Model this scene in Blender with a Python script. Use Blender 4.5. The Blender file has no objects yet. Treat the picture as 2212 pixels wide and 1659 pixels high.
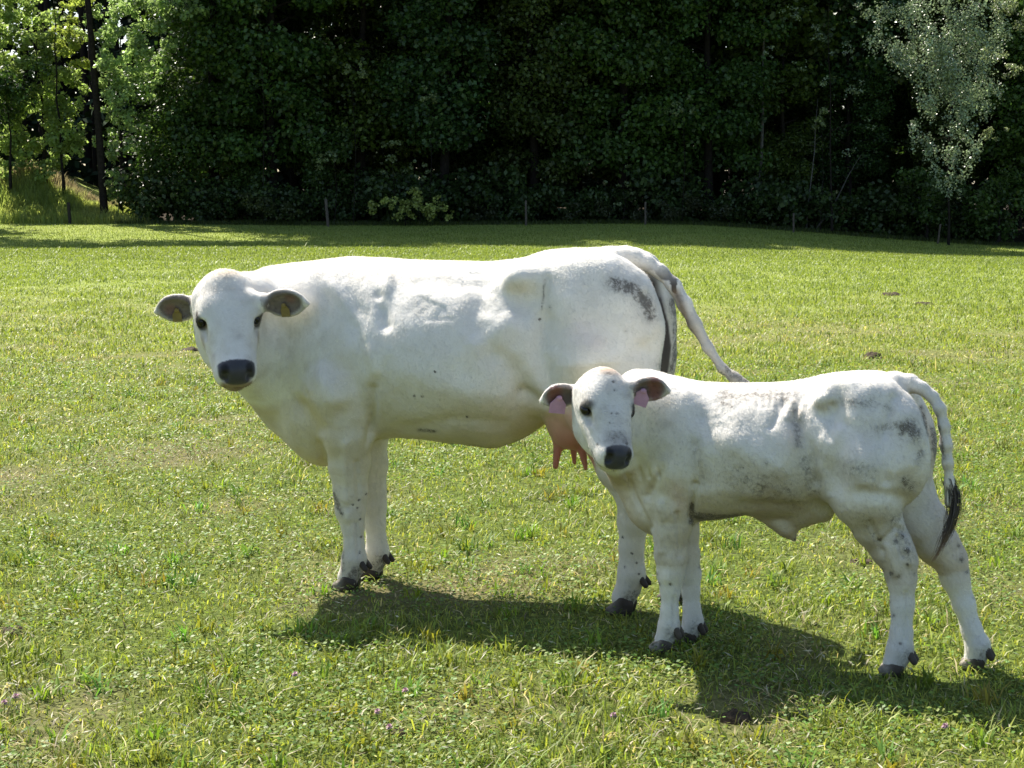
import bpy, math, random
import numpy as np
from mathutils import Vector, Matrix

scene = bpy.context.scene
# ---------------------------------------------------------------- camera, sky, sun, exposure
CAM_H = 1.65
PITCH = math.radians(6.31)          # looking down
FPX = 3700.0                        # focal length in units of a 2212 px wide picture
W0, H0 = 2212.0, 1659.0
cd = bpy.data.cameras.new('camera'); cam = bpy.data.objects.new('camera', cd)
scene.collection.objects.link(cam); scene.camera = cam
cam.location = (0, 0, CAM_H); cam.rotation_euler = (math.pi/2 - PITCH, 0, 0)
cd.sensor_width = 36.0; cd.lens = 36.0*FPX/W0; cd.clip_start = 0.1; cd.clip_end = 2000

SUN_DIR = Vector((0.45, -0.65, -1.0)).normalized()       # the way the light travels
SUN_EL = math.asin(-SUN_DIR.z); SUN_AZ = math.atan2(-SUN_DIR.x, -SUN_DIR.y)
world = bpy.data.worlds.new('World'); scene.world = world; world.use_nodes = True
wn = world.node_tree.nodes; wl = world.node_tree.links
sky = wn.new('ShaderNodeTexSky'); sky.sky_type = 'NISHITA'; sky.sun_disc = False
sky.sun_elevation = SUN_EL; sky.sun_rotation = SUN_AZ; sky.air_density = 1.0; sky.dust_density = 1.5; sky.ozone_density = 1.0
bg = wn['Background']; wl.new(sky.outputs[0], bg.inputs[0]); bg.inputs[1].default_value = 0.085
sl = bpy.data.lights.new('sun', 'SUN'); sun = bpy.data.objects.new('sun', sl); scene.collection.objects.link(sun)
sl.energy = 5.0; sl.angle = math.radians(0.53); sl.color = (1.0, 0.93, 0.82)
sun.rotation_euler = SUN_DIR.to_track_quat('-Z', 'Y').to_euler(); sun.location = (0, 0, 30)
vs = scene.view_settings; vs.view_transform = 'Standard'; vs.look = 'None'; vs.exposure = 1.15; vs.gamma = 1.0; vs.use_curve_mapping = False

# ---------------------------------------------------------------- general helpers
R = np.random.RandomState
CP, SP = math.cos(PITCH), math.sin(PITCH)
def ray(px, py):
    """direction of the line of sight through a point of the photograph (2212 px wide), y component along the ground"""
    x = (px - W0/2)/FPX; y = -(py - H0/2)/FPX
    return np.array([x, CP + y*SP, -SP + y*CP])
def at_depth(px, py, d):
    r = ray(px, py); t = d/r[1]
    return np.array([0, 0, CAM_H]) + r*t
def tag(o, label=None, cat=None, group=None, kind=None):
    if label: o['label'] = label
    if cat: o['category'] = cat
    if group: o['group'] = group
    if kind: o['kind'] = kind
    return o
def link(name, data, parent=None, loc=None):
    o = bpy.data.objects.new(name, data); scene.collection.objects.link(o)
    if parent is not None: o.parent = parent
    if loc is not None: o.location = loc
    return o
def mesh_np(name, verts, faces, mat=None, smooth=True, nside=None, attrs=None, mats=None, midx=None):
    """verts (n,3); faces (m,k) array or list of lists"""
    me = bpy.data.meshes.new(name)
    v = np.asarray(verts, np.float32)
    if isinstance(faces, np.ndarray):
        m, k = faces.shape
        me.vertices.add(len(v)); me.vertices.foreach_set('co', v.ravel())
        me.loops.add(m*k); me.loops.foreach_set('vertex_index', faces.astype(np.int32).ravel())
        me.polygons.add(m); me.polygons.foreach_set('loop_start', np.arange(0, m*k, k, dtype=np.int32))
        if smooth: me.polygons.foreach_set('use_smooth', np.ones(m, bool))
        me.update(calc_edges=True)
    else:
        me.from_pydata([tuple(p) for p in v], [], [tuple(int(i) for i in f) for f in faces])
        if smooth: me.polygons.foreach_set('use_smooth', np.ones(len(me.polygons), bool))
    for an, arr in (attrs or {}).items():
        arr = np.asarray(arr, np.float32)
        if arr.ndim == 2:
            at = me.color_attributes.new(an, 'FLOAT_COLOR', 'POINT')
            c = np.ones((len(v), 4), np.float32); c[:, :3] = arr; at.data.foreach_set('color', c.ravel())
        else:
            at = me.attributes.new(an, 'FLOAT', 'POINT'); at.data.foreach_set('value', arr)
    if mats:
        for m_ in mats: me.materials.append(m_)
        if midx is not None: me.polygons.foreach_set('material_index', np.asarray(midx, np.int32))
    elif mat: me.materials.append(mat)
    me.validate(clean_customdata=False)
    return me

class NT:
    """small node-tree builder"""
    def __init__(s, name):
        s.m = bpy.data.materials.new(name); s.m.use_nodes = True; s.t = s.m.node_tree; s.t.nodes.clear()
        s.out = s.n('OutputMaterial')
    def n(s, kind, **kw):
        nd = s.t.nodes.new('ShaderNode'+kind)
        for k, v in kw.items(): setattr(nd, k, v)
        return nd
    def l(s, a, b): s.t.links.new(a, b)
    def put(s, sock, v):
        if isinstance(v, bpy.types.NodeSocket): s.l(v, sock)
        else: sock.default_value = v
    def attr(s, name): return s.n('Attribute', attribute_name=name)
    def noise(s, scale, detail=2, rough=.5, vec=None, dist=0):
        nd = s.n('TexNoise'); nd.inputs['Scale'].default_value = scale; nd.inputs['Detail'].default_value = detail
        nd.inputs['Roughness'].default_value = rough; nd.inputs['Distortion'].default_value = dist
        if vec is not None: s.l(vec, nd.inputs['Vector'])
        return nd.outputs['Fac']
    def obj(s): return s.n('TexCoord').outputs['Object']
    def math(s, op, a, b=0.0, c=None, clamp=False):
        nd = s.n('Math', operation=op, use_clamp=clamp); s.put(nd.inputs[0], a); s.put(nd.inputs[1], b)
        if c is not None: s.put(nd.inputs[2], c)
        return nd.outputs[0]
    def ramp(s, f, stops):
        nd = s.n('ValToRGB'); s.l(f, nd.inputs[0]); e = nd.color_ramp.elements
        while len(e) < len(stops): e.new(0.5)
        for el, (p, c) in zip(e, stops):
            el.position = p; el.color = (c, c, c, 1) if isinstance(c, (int, float)) else (*c, 1)
        return nd.outputs[0]
    def mix(s, f, a, b, mode='MIX'):
        nd = s.n('Mix', data_type='RGBA', blend_type=mode); s.put(nd.inputs[0], f)
        for sock, v in ((nd.inputs[6], a), (nd.inputs[7], b)):
            s.put(sock, (*v, 1) if isinstance(v, tuple) and len(v) == 3 else v)
        return nd.outputs[2]
    def bump(s, h, strength=.3, dist=.01):
        nd = s.n('Bump'); s.l(h, nd.inputs['Height']); nd.inputs['Strength'].default_value = strength; nd.inputs['Distance'].default_value = dist
        return nd.outputs[0]
    def bsdf(s, col, rough=.6, spec=.3, normal=None, **kw):
        b = s.n('BsdfPrincipled'); s.put(b.inputs['Base Color'], (*col, 1) if isinstance(col, tuple) else col)
        s.put(b.inputs['Roughness'], rough); b.inputs['Specular IOR Level'].default_value = spec
        if normal is not None: s.l(normal, b.inputs['Normal'])
        for k, v in kw.items(): s.put(b.inputs[k.replace('_', ' ')], v)
        return b.outputs[0]
    def finish(s, sh): s.l(sh, s.out.inputs[0]); return s.m

# value noise in numpy, for shapes and masks
def vnoise(p, seed=0):
    p = np.asarray(p, np.float64); i = np.floor(p).astype(np.int64); f = p - i; f = f*f*(3-2*f)
    def h(ix, iy, iz):
        n = (ix*73856093) ^ (iy*19349663) ^ (iz*83492791) ^ (seed*2654435761 & 0x7fffffff)
        n = (n ^ (n >> 13)) * 1274126177 & 0x7fffffff
        return ((n ^ (n >> 16)) & 0xffff)/65535.0
    r = 0
    for dx in (0, 1):
        for dy in (0, 1):
            for dz in (0, 1):
                w = (f[:, 0] if dx else 1-f[:, 0])*(f[:, 1] if dy else 1-f[:, 1])*(f[:, 2] if dz else 1-f[:, 2])
                r = r + w*h(i[:, 0]+dx, i[:, 1]+dy, i[:, 2]+dz)
    return r
def fbm(p, seed=0, octv=4):
    r = 0; a = .5; s = 0
    for o in range(octv): r = r + a*vnoise(p*2**o, seed+o); s += a; a *= .5
    return r/s
def sstep(a, b, x): t = np.clip((x-a)/(b-a), 0, 1); return t*t*(3-2*t)

# ---------------------------------------------------------------- implicit bodies: smooth unions of muscles, meshed by surface nets
class Body:
    def __init__(s): s.p = []
    def cone(s, a, b, r1, r2, k=.03, flat=None):
        a = np.array(a, float); b = np.array(b, float); s.p.append(('c', a, b, r1, r2, k)); return s
    def chain(s, pts, rads, k=.03):
        for i in range(len(pts)-1): s.cone(pts[i], pts[i+1], rads[i], rads[i+1], k if i == 0 else min(k, .02))
        return s
    def ell(s, c, r, k=.04, M=None, op='u'):
        s.p.append(('e', np.array(c, float), np.array(r, float), np.eye(3) if M is None else np.array(M, float), k, op)); return s
    def loft(s, fn, lo, hi, k=.05): s.p.append(('l', fn, np.array(lo, float), np.array(hi, float), k)); return s
    def ev(s, P):
        d = np.full(len(P), .25, np.float32)
        for q in s.p:
            if q[0] == 'c':
                _, a, b, r1, r2, k = q; rm = max(r1, r2)+k+.04
                lo = np.minimum(a, b)-rm; hi = np.maximum(a, b)+rm
            elif q[0] == 'e':
                _, c, r, M, k, op = q; rm = np.abs(M.T) @ r + k+.04 ; lo = c-rm; hi = c+rm
            else:
                _, fn, lo, hi, k = q
            m = np.nonzero((P[:, 0] > lo[0]) & (P[:, 0] < hi[0]) & (P[:, 1] > lo[1]) & (P[:, 1] < hi[1]) & (P[:, 2] > lo[2]) & (P[:, 2] < hi[2]))[0]
            if not len(m): continue
            X = P[m]
            if q[0] == 'c':
                ba = b-a; t = np.clip((X-a) @ ba/max(ba @ ba, 1e-9), 0, 1)
                v = np.linalg.norm(X-a-t[:, None]*ba, axis=1)-(r1+(r2-r1)*t)
            elif q[0] == 'e':
                Y = (X-c) @ M.T; k0 = np.linalg.norm(Y/r, axis=1); k1 = np.linalg.norm(Y/(r*r), axis=1)+1e-6; v = k0*(k0-1)/k1
            else: v = fn(X)
            e = d[m]
            if q[0] == 'e' and op == 's':
                h = np.clip(.5-.5*(e+v)/k, 0, 1); d[m] = e*(1-h)+(-v)*h+k*h*(1-h)
            else:
                h = np.clip(.5+.5*(v-e)/k, 0, 1); d[m] = v*(1-h)+e*h-k*h*(1-h)
        return d
    def mesh(s, lo, hi, h):
        lo = np.array(lo, float); hi = np.array(hi, float); B = 4
        nc = np.ceil((hi-lo)/(h*B)).astype(int)
        g = [lo[i]+(np.arange(nc[i])+.5)*h*B for i in range(3)]
        G = np.stack(np.meshgrid(*g, indexing='ij'), -1).reshape(-1, 3)
        dc = s.ev(G).reshape(nc)
        n = nc*B
        V = np.repeat(np.repeat(np.repeat(dc, B, 0), B, 1), B, 2).astype(np.float32)
        act = np.repeat(np.repeat(np.repeat(np.abs(dc) < h*B*2.2, B, 0), B, 1), B, 2)
        idx = np.argwhere(act)
        V[act] = s.ev(lo+(idx+.5)*h)
        V[0] = V[-1] = 1; V[:, 0] = V[:, -1] = 1; V[:, :, 0] = V[:, :, -1] = 1
        ins = V < 0
        # active cells
        c = ins[:-1, :-1, :-1].astype(np.int8)*0
        for dx in (0, 1):
            for dy in (0, 1):
                for dz in (0, 1):
                    c += ins[dx:n[0]-1+dx, dy:n[1]-1+dy, dz:n[2]-1+dz]
        A = np.argwhere((c > 0) & (c < 8)); N = len(A)
        ID = np.full((n[0]-1, n[1]-1, n[2]-1), -1, np.int32); ID[A[:, 0], A[:, 1], A[:, 2]] = np.arange(N)
        acc = np.zeros((N, 3)); cnt = np.zeros(N)
        cs = [np.array(q) for q in ((0,0,0),(1,0,0),(0,1,0),(0,0,1),(1,1,0),(1,0,1),(0,1,1),(1,1,1))]
        for i, p in enumerate(cs):
            for q in cs:
                if (q-p).sum() == 1 and (q-p).min() == 0:
                    a0 = V[tuple((A+p).T)]; a1 = V[tuple((A+q).T)]; m = (a0 < 0) != (a1 < 0)
                    t = np.where(m, a0/(a0-a1+1e-12), 0)
                    acc[m] += (p+(q-p)*t[:, None])[m]; cnt[m] += 1
        Vt = lo+(A+.5+acc/cnt[:, None])*h
        F = []
        for ax in range(3):
            o = [0, 0, 0]; o[ax] = 1
            s0 = ins[:n[0]-1, :n[1]-1, :n[2]-1]; s1 = ins[o[0]:n[0]-1+o[0], o[1]:n[1]-1+o[1], o[2]:n[2]-1+o[2]]
            E = np.argwhere(s0 != s1); E = E[(E > 0).all(1)]
            u, w = (ax+1) % 3, (ax+2) % 3
            eu = np.zeros(3, int); eu[u] = 1; ew = np.zeros(3, int); ew[w] = 1
            q = [ID[tuple((E-eu-ew).T)], ID[tuple((E-ew).T)], ID[tuple(E.T)], ID[tuple((E-eu).T)]]
            Q = np.stack(q, 1); inn = s0[tuple(E.T)]
            Q[~inn] = Q[~inn][:, ::-1]; F.append(Q[(Q >= 0).all(1)])
        F = np.concatenate(F)
        for it in range(2):                    # pull onto the surface
            e = h*.5; d0 = s.ev(Vt); gr = np.stack([s.ev(Vt+np.eye(3)[i]*e)-s.ev(Vt-np.eye(3)[i]*e) for i in range(3)], 1)/(2*e)
            g2 = np.maximum((gr**2).sum(1), .1); Vt = Vt-gr*(np.clip(d0, -h, h)/g2)[:, None]*.8
            Vt = relax(Vt, F, 1, .5)
        return Vt, F
def relax(V, F, it=1, f=.5):
    a = F.ravel(); b = np.roll(F, -1, 1).ravel(); I = np.concatenate([a, b]); J = np.concatenate([b, a])
    c = np.bincount(I, minlength=len(V))[:, None]+1e-9
    for _ in range(it):
        S = np.stack([np.bincount(I, weights=V[J, i], minlength=len(V)) for i in range(3)], 1)/c
        V = V+(S-V)*f
    return V
def vnormals(V, F):
    n = np.cross(V[F[:, 2]]-V[F[:, 0]], V[F[:, 3]]-V[F[:, 1]]); N = np.zeros_like(V)
    for j in range(4):
        for i in range(3): N[:, i] += np.bincount(F[:, j], weights=n[:, i], minlength=len(V))
    return N/(np.linalg.norm(N, axis=1, keepdims=True)+1e-12)
# ---------------------------------------------------------------- cattle
class Frame:
    """body frame of an animal: x head to tail, y towards its right side, z up"""
    def __init__(s, ox, oy, yaw):
        y = math.radians(yaw); s.O = np.array([ox, oy, 0.0]); s.yaw = y
        s.M = np.array([[math.cos(y), -math.sin(y), 0], [math.sin(y), math.cos(y), 0], [0, 0, 1.0]])   # world -> local rows
    def loc(s, w): return s.M @ (np.asarray(w, float)-s.O)
    def L(s, px, py, y=0.0):
        r = ray(px, py); C = np.array([0, 0, CAM_H])-s.O; n = s.M[1]; t = (y-n @ C)/(n @ r)
        return s.M @ (C+r*t)
    def mir(s, px, py, y):
        p = s.L(px, py, -abs(y)); p[1] = y; return p
    def at(s, px, py, d): return s.loc(at_depth(px, py, d))
    def proj(s, V):
        """photo position of local points, used to lay marks of the coat on the side that faces us"""
        w = V @ s.M+s.O-np.array([0, 0, CAM_H]); zc = w[:, 1]*CP-w[:, 2]*SP; yc = w[:, 1]*SP+w[:, 2]*CP
        return np.stack([W0/2+FPX*w[:, 0]/zc, H0/2-FPX*yc/zc], 1)

def torso(fr, tab, flat=2.12):
    A = []
    for px, t, b, w in tab:
        T = fr.L(px, t); Bm = fr.L(px, b); A.append(((T[0]+Bm[0])/2, T[2], Bm[2], w))
    A = np.array(A)
    def sm(c):
        xs = np.linspace(A[0, 0], A[-1, 0], 160); ys = np.interp(xs, A[:, 0], A[:, c]); k = np.ones(7)/7
        yp = np.pad(ys, 3, mode='reflect', reflect_type='odd'); return xs, np.convolve(yp, k, 'valid')
    T, B, Wd = sm(1), sm(2), sm(3); a0, a1 = A[0, 0], A[-1, 0]
    def fn(X):
        a = X[:, 0]; t = np.interp(a, *T); b = np.interp(a, *B); w = np.interp(a, *Wd); h = (t-b)/2; z = (X[:, 2]-(t+b)/2)
        # narrower towards the spine and the brisket
        zz = z/h; wq = w*(1-.20*np.clip(zz, 0, 1)**1.6-.06*np.clip(-zz, 0, 1)**2)
        r = ((np.abs(X[:, 1])/wq)**flat+np.abs(zz)**flat)**(1/flat)
        g = np.sqrt((X[:, 1]/wq**2)**2+(z/h**2)**2)/np.maximum(r, .05)
        v = (r-1)/np.maximum(g, 1.2)
        e = np.maximum(a0-a, a-a1)
        return np.where(e > 0, np.sqrt(np.maximum(v, 0)**2+e**2), v)
    return fn, (a0-.05, -.5, 0), (a1+.05, .5, 2)

def head_parts(B, H, F, U, Rr, L, wf=1.0, jaw=1.0, fs=.87):
    M = np.stack([F, U, Rr])
    def hp(s_, u, r): return H+F*s_*L*fs+U*u*L+Rr*r*L
    def E(c, r, k=.02, op='u'): B.ell(hp(*c), np.array((r[0]*(1+fs)/2, r[1], r[2]))*L, k, M, op)
    E((.20, -.20, 0), (.24, .20, .195*wf), .02)
    E((.05, -.12, 0), (.125, .13, .125*wf), .05)
    for s_ in (-1, 1):
        E((.30, -.105, .135*s_*wf), (.105, .085, .085), .04)
        E((.40, -.31, .115*s_*wf), (.22, .185*jaw, .070), .05)
        E((.40, -.17, .10*s_*wf), (.22, .12, .085), .05)
        B.cone(hp(.45, -.42*jaw, .085*s_), hp(.86, -.285, .035*s_), .055*L, .045*L, .05)
        E((.83, -.19, .088*s_*wf), (.14, .10, .062), .03)
        B.cone(hp(.48, -.13, .115*s_*wf), hp(.76, -.18, .10*s_*wf), .045*L, .04*L, .04)
    for s_ in (-1, 1):
        B.cone(hp(.50, -.20, .165*s_*wf), hp(.72, -.215, .135*s_*wf), .030*L, .022*L, .03)
        B.cone(hp(.24, -.075, .13*s_*wf), hp(.37, -.085, .185*s_*wf), .040*L, .036*L, .025)
    E((.30, .055, 0), (.16, .035, .055), .05, 's')
    B.cone(hp(.30, -.15, 0), hp(.86, -.135, 0), .155*L*wf, .118*L*wf, .05)
    E((.915, -.125, 0), (.095, .105, .128*wf), .03)
    E((.885, -.275, 0), (.095, .072, .092), .02)
    for s_ in (-1, 1):
        E((.365, -.135, .192*s_*wf), (.070, .05, .045), .02)             # eyelids
        E((.985, -.075, .088*s_*wf), (.030, .050, .030), .012, 's')       # nostrils
        E((.43, -.12, .185*s_*wf), (.10, .035, .02), .03, 's')
    E((.975, -.215, 0), (.05, .010, .11), .012, 's')                      # mouth
    return hp, M

def ear(B, base, tip, Uo, width, thick, k=.012, cup=.72, rear=None):
    base = np.array(base); tip = np.array(tip); A = tip-base; Ln = np.linalg.norm(A); A /= Ln
    O = Uo-(Uo @ A)*A; O /= np.linalg.norm(O); S = np.cross(A, O); M = np.stack([A, O, S])
    dn = 1 if S[2] < 0 else -1
    c = base+A*Ln*.47
    B.ell(c+S*dn*width*.05, (Ln*.44, thick*1.8, width*.47), k, M)
    B.cone(base+A*Ln*.62+S*dn*width*.04, base+A*Ln*.965+S*dn*width*.16, width*.26, .006, .03)
    B.ell(base+A*Ln*.70-O*thick*3.9, (Ln*.40, thick*2.5, width*.7), .006, M, 's')
    B.ell(base+A*Ln*.70+O*thick*3.9, (Ln*.40, thick*2.5, width*.7), .006, M, 's')
    B.ell(c+O*thick*1.5+A*Ln*.07+S*dn*width*.05, (Ln*.40*cup/.72, thick*1.65, width*.36), .008, M, 's')
    return c, M

def limb(B, fr, pts, k=.03):
    """pts: (px, py, y, radius)"""
    P = [fr.L(p[0], p[1], p[2]) for p in pts]
    for i in range(len(P)-1): B.cone(P[i], P[i+1], pts[i][3], pts[i+1][3], k if i == 0 else .020)
    return P

def hoof(parent, fr, c, fet, w, ln, light=.5, name='hoof'):
    """two claws under the coronet c (x, y, height) and two dewclaws behind the fetlock fet"""
    B = Body(); h = c[2]
    for s_ in (-1, 1):
        y = c[1]+s_*w*.255
        B.cone((c[0]+ln*.05, y, h), (c[0]-ln*.30, y, .020), w*.245, w*.215, .012)
        B.cone((c[0]+ln*.30, y, h*.75), (c[0]+ln*.22, y, .018), w*.21, w*.20, .012)
        B.ell((c[0]-ln*.18, y, .018), (ln*.60, w*.235, .022), .012)
        B.cone((fet[0]+fet[3]*.80, fet[1]+s_*w*.20, fet[2]-.012), (fet[0]+fet[3]*1.22, fet[1]+s_*w*.24, fet[2]-.036), .0145, .0115, .004)
    B.ell((c[0], c[1], -.06), (ln*2, w*1.6, .058), .004, None, 's'); B.ell((c[0]-ln*.5, c[1], .012), (ln*.6, .006, .05), .01, None, 's')
    V, F = B.mesh((c[0]-ln-.08, c[1]-w-.05, -.02), (max(c[0], fet[0])+ln+.09, c[1]+w+.05, fet[2]+.05), .005)
    V[:, 2] = np.maximum(V[:, 2], .001)
    f = sstep(c[0]+ln*.15, c[0]-ln*.35, V[:, 0])*light; f = f*(.6+.8*(fbm(V*40, 5, 2)-.2)); col = (np.array([.050, .038, .030])+np.array([.09, .08, .065])*max(0, light-.5))*(1-f[:, None])+np.array([.42, .38, .31])*f[:, None]
    return link(name, mesh_np(name, V, F, M_HOOF, attrs={'tint': col}), parent)

def eyeball(parent, c, r, M, name='eye'):
    n, m = 16, 10; V = [[0, 0, 1]]; 
    for j in range(1, m):
        for i in range(n):
            t = math.pi*j/m; p = 2*math.pi*i/n; V.append([math.sin(t)*math.cos(p), math.sin(t)*math.sin(p), math.cos(t)])
    V.append([0, 0, -1]); F = [[0, 1+i, 1+(i+1) % n] for i in range(n)]
    for j in range(m-2):
        for i in range(n): F.append([1+j*n+i, 1+(j+1)*n+i, 1+(j+1)*n+(i+1) % n, 1+j*n+(i+1) % n])
    F += [[len(V)-1, 1+(m-2)*n+(i+1) % n, 1+(m-2)*n+i] for i in range(n)]
    V = (np.array(V)*r) @ M+c
    return link(name, mesh_np(name, V, F, M_EYE), parent)

def mark(Q, pts, w, soft=.5):
    """0..1 closeness of photo points Q to a polyline pts (px) of half width w (px)"""
    d = np.full(len(Q), 1e9); pts = np.array(pts, float)
    if len(pts) == 1: d = np.linalg.norm(Q-pts[0], axis=1)
    for a, b in zip(pts[:-1], pts[1:]):
        t = np.clip(((Q-a) @ (b-a))/max((b-a) @ (b-a), 1e-9), 0, 1); d = np.minimum(d, np.linalg.norm(Q-a-t[:, None]*(b-a), axis=1))
    return np.exp(-(d/w)**2)

# ---- materials of the animals
def coat_material(name, seed):
    t = NT(name); ob = t.obj(); col = t.attr('tint').outputs['Color']; dirt = t.attr('dirt').outputs['Fac']
    n1 = t.noise(9, 4, .6, ob); n2 = t.noise(60, 3, .7, ob); n3 = t.noise(34, 4, .75, ob)
    c = t.mix(t.ramp(n1, [(.35, 0), (.7, .28)]), col, (0.60, .55, .45), 'MULTIPLY')
    nm = t.math('ADD', t.math('MULTIPLY', t.math('ADD', n2, n3), .5), t.math('MULTIPLY', t.math('SUBTRACT', dirt, .5), .30))
    f = t.math('MULTIPLY', t.math('SUBTRACT', nm, .50), 7.0, clamp=True)
    f = t.math('MULTIPLY', f, t.math('MULTIPLY', dirt, 1.5, clamp=True), clamp=True); f = t.math('MULTIPLY', f, t.ramp(dirt, [(.06, 0), (.35, 1)]))
    c = t.mix(t.math('MULTIPLY', t.math('MULTIPLY', dirt, t.ramp(n2, [(.3, .35), (.65, 1)]), clamp=True), .62), c, (.17, .145, .115))
    c = t.mix(t.math('MULTIPLY', f, .72), c, (0.06, .048, .038))
    mp = t.n('Mapping'); t.l(ob, mp.inputs[0]); mp.inputs['Scale'].default_value = (1, 1, .22)
    hair = t.noise(330, 3, .7, mp.outputs[0]); h2 = t.noise(26, 4, .6, ob)
    nb = t.bump(t.math('ADD', t.math('MULTIPLY', hair, .22), t.math('MULTIPLY', h2, .9)), .55, .006)
    wet = t.attr('wet').outputs['Fac']
    rg = t.math('SUBTRACT', .78, t.math('MULTIPLY', wet, .42))
    return t.finish(t.bsdf(c, rg, .25, nb, Sheen_Weight=.12, Sheen_Roughness=.5, Subsurface_Weight=.0))
def simple(name, col, rough=.6, spec=.3, nscale=None, namt=.3, b=.3, **kw):
    t = NT(name); c = col; nb = None
    if nscale:
        n = t.noise(nscale, 4, .6, t.obj()); c = t.mix(t.ramp(n, [(.3, 0), (.7, 1)]), tuple(x*(1-namt) for x in col), tuple(min(1, x*(1+namt)) for x in col)); nb = t.bump(n, b, .01)
    return t.finish(t.bsdf(c, rough, spec, nb, **kw))
M_COW = coat_material('cow_coat', 1); M_CALF = coat_material('calf_coat', 2)
def horn():
    t = NT('hoof_horn'); n = t.noise(60, 4, .6, t.obj()); return t.finish(t.bsdf(t.mix(t.ramp(n, [(.35, .4), (.65, 0)]), t.attr('tint').outputs['Color'], (.05, .04, .03)), .65, .3, t.bump(n, .5, .01)))
M_HOOF = horn()
M_EYE = simple('dark_eye', (.010, .008, .007), .22, .4)
M_LASH = simple('lash', (.02, .017, .015), .8, .1)

def paint(fr, V, N, base):
    c = np.tile(np.array(base, float), (len(V), 1)); return c
def blend(c, m, col): return c*(1-m[:, None])+np.array(col)*m[:, None]

def ortho(F, U):
    F = np.array(F, float); F /= np.linalg.norm(F); U = np.array(U, float); U -= (U @ F)*F; U /= np.linalg.norm(U)
    return F, U, np.cross(F, U)

def tag_mesh(parent, c, A, O, S, w, h, mat, name='ear_tag', neck=.35, bend=.15):
    """ear tag: a thin bent plate hanging along A with its face towards O, a stud at its narrow neck"""
    out = [(-.16, 0), (-.20, .12), (-.5, .45), (-.5, 1), (.5, 1), (.5, .45), (.20, .12), (.16, 0)]
    V = []; F = []
    for z in (-1, 1):
        for x, y in out:
            V.append(c+S*x*w+A*y*h+O*(z*.0015+bend*h*y*y*.6))
    n = len(out); F.append(list(range(n))[::-1]); F.append(list(range(n, 2*n)))
    for i in range(n): F.append([i, (i+1) % n, n+(i+1) % n, n+i])
    b = len(V)
    for z, r in ((0, .010), (.006, .010), (.009, .004)):
        for i in range(10):
            a = i*math.pi/5; V.append(c+A*.02*h/.06*.25+S*math.cos(a)*r+A*math.sin(a)*r+O*(z+.001))
    for j in (0, 1):
        for i in range(10): F.append([b+j*10+i, b+j*10+(i+1) % 10, b+(j+1)*10+(i+1) % 10, b+(j+1)*10+i])
    F.append([b+20+i for i in range(10)])
    return link(name, mesh_np(name, np.array(V), F, mat, smooth=False), parent)

def coat(parent, V, F, N, c, n, ln, seed, skip):
    rs = R(seed); A = np.linalg.norm(np.cross(V[F[:, 2]]-V[F[:, 0]], V[F[:, 3]]-V[F[:, 1]]), axis=1)*(1-skip[F[:, 0]])
    fi = rs.choice(len(F), n, p=A/A.sum()); a, b = rs.rand(n)[:, None], rs.rand(n)[:, None]; f = F[fi]
    P = (V[f[:, 0]]*(1-a)+V[f[:, 1]]*a)*(1-b)+(V[f[:, 3]]*(1-a)+V[f[:, 2]]*a)*b; nn = N[f[:, 0]]; col = c[f[:, 0]]
    lay = np.array([.75, 0, -.8])+rs.normal(0, .34, (n, 3))+(np.stack([fbm(P*9, seed+1, 2), fbm(P*9, seed+2, 2), fbm(P*9, seed+3, 2)], 1)-.5)*1.6
    lay -= nn*(lay*nn).sum(1)[:, None]; lay /= np.linalg.norm(lay, axis=1)[:, None]+1e-6
    d = lay*.93+nn*rs.uniform(.18, .55, n)[:, None]; d /= np.linalg.norm(d, axis=1)[:, None]; s_ = np.cross(d, nn); s_ /= np.linalg.norm(s_, axis=1)[:, None]+1e-6
    l_ = ln*rs.uniform(.6, 1.3, n)[:, None]; w = .00075*rs.uniform(.7, 1.3, n)[:, None]; P = P-nn*.0008
    T = np.stack([P-s_*w, P+s_*w, P+d*l_], 1).reshape(-1, 3)
    link('coat_hair', mesh_np('coat_hair', T, np.arange(3*n).reshape(-1, 3), M_HAIR, attrs={'tint': np.repeat(np.clip(col*(rs.uniform(.78, 1.14, n)*(.86+.28*fbm(P*16, seed+7, 3)))[:, None], 0, .92), 3, 0)}), parent)
def hair_mat():
    t = NT('coat_hair'); col = t.attr('tint').outputs['Color']; b = t.bsdf(col, .55, .3); tr = t.n('BsdfTranslucent'); t.l(col, tr.inputs[0])
    mx = t.n('MixShader'); mx.inputs[0].default_value = .35; t.l(b, mx.inputs[1]); t.l(tr.outputs[0], mx.inputs[2]); return t.finish(mx.outputs[0])
M_HAIR = hair_mat()

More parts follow.
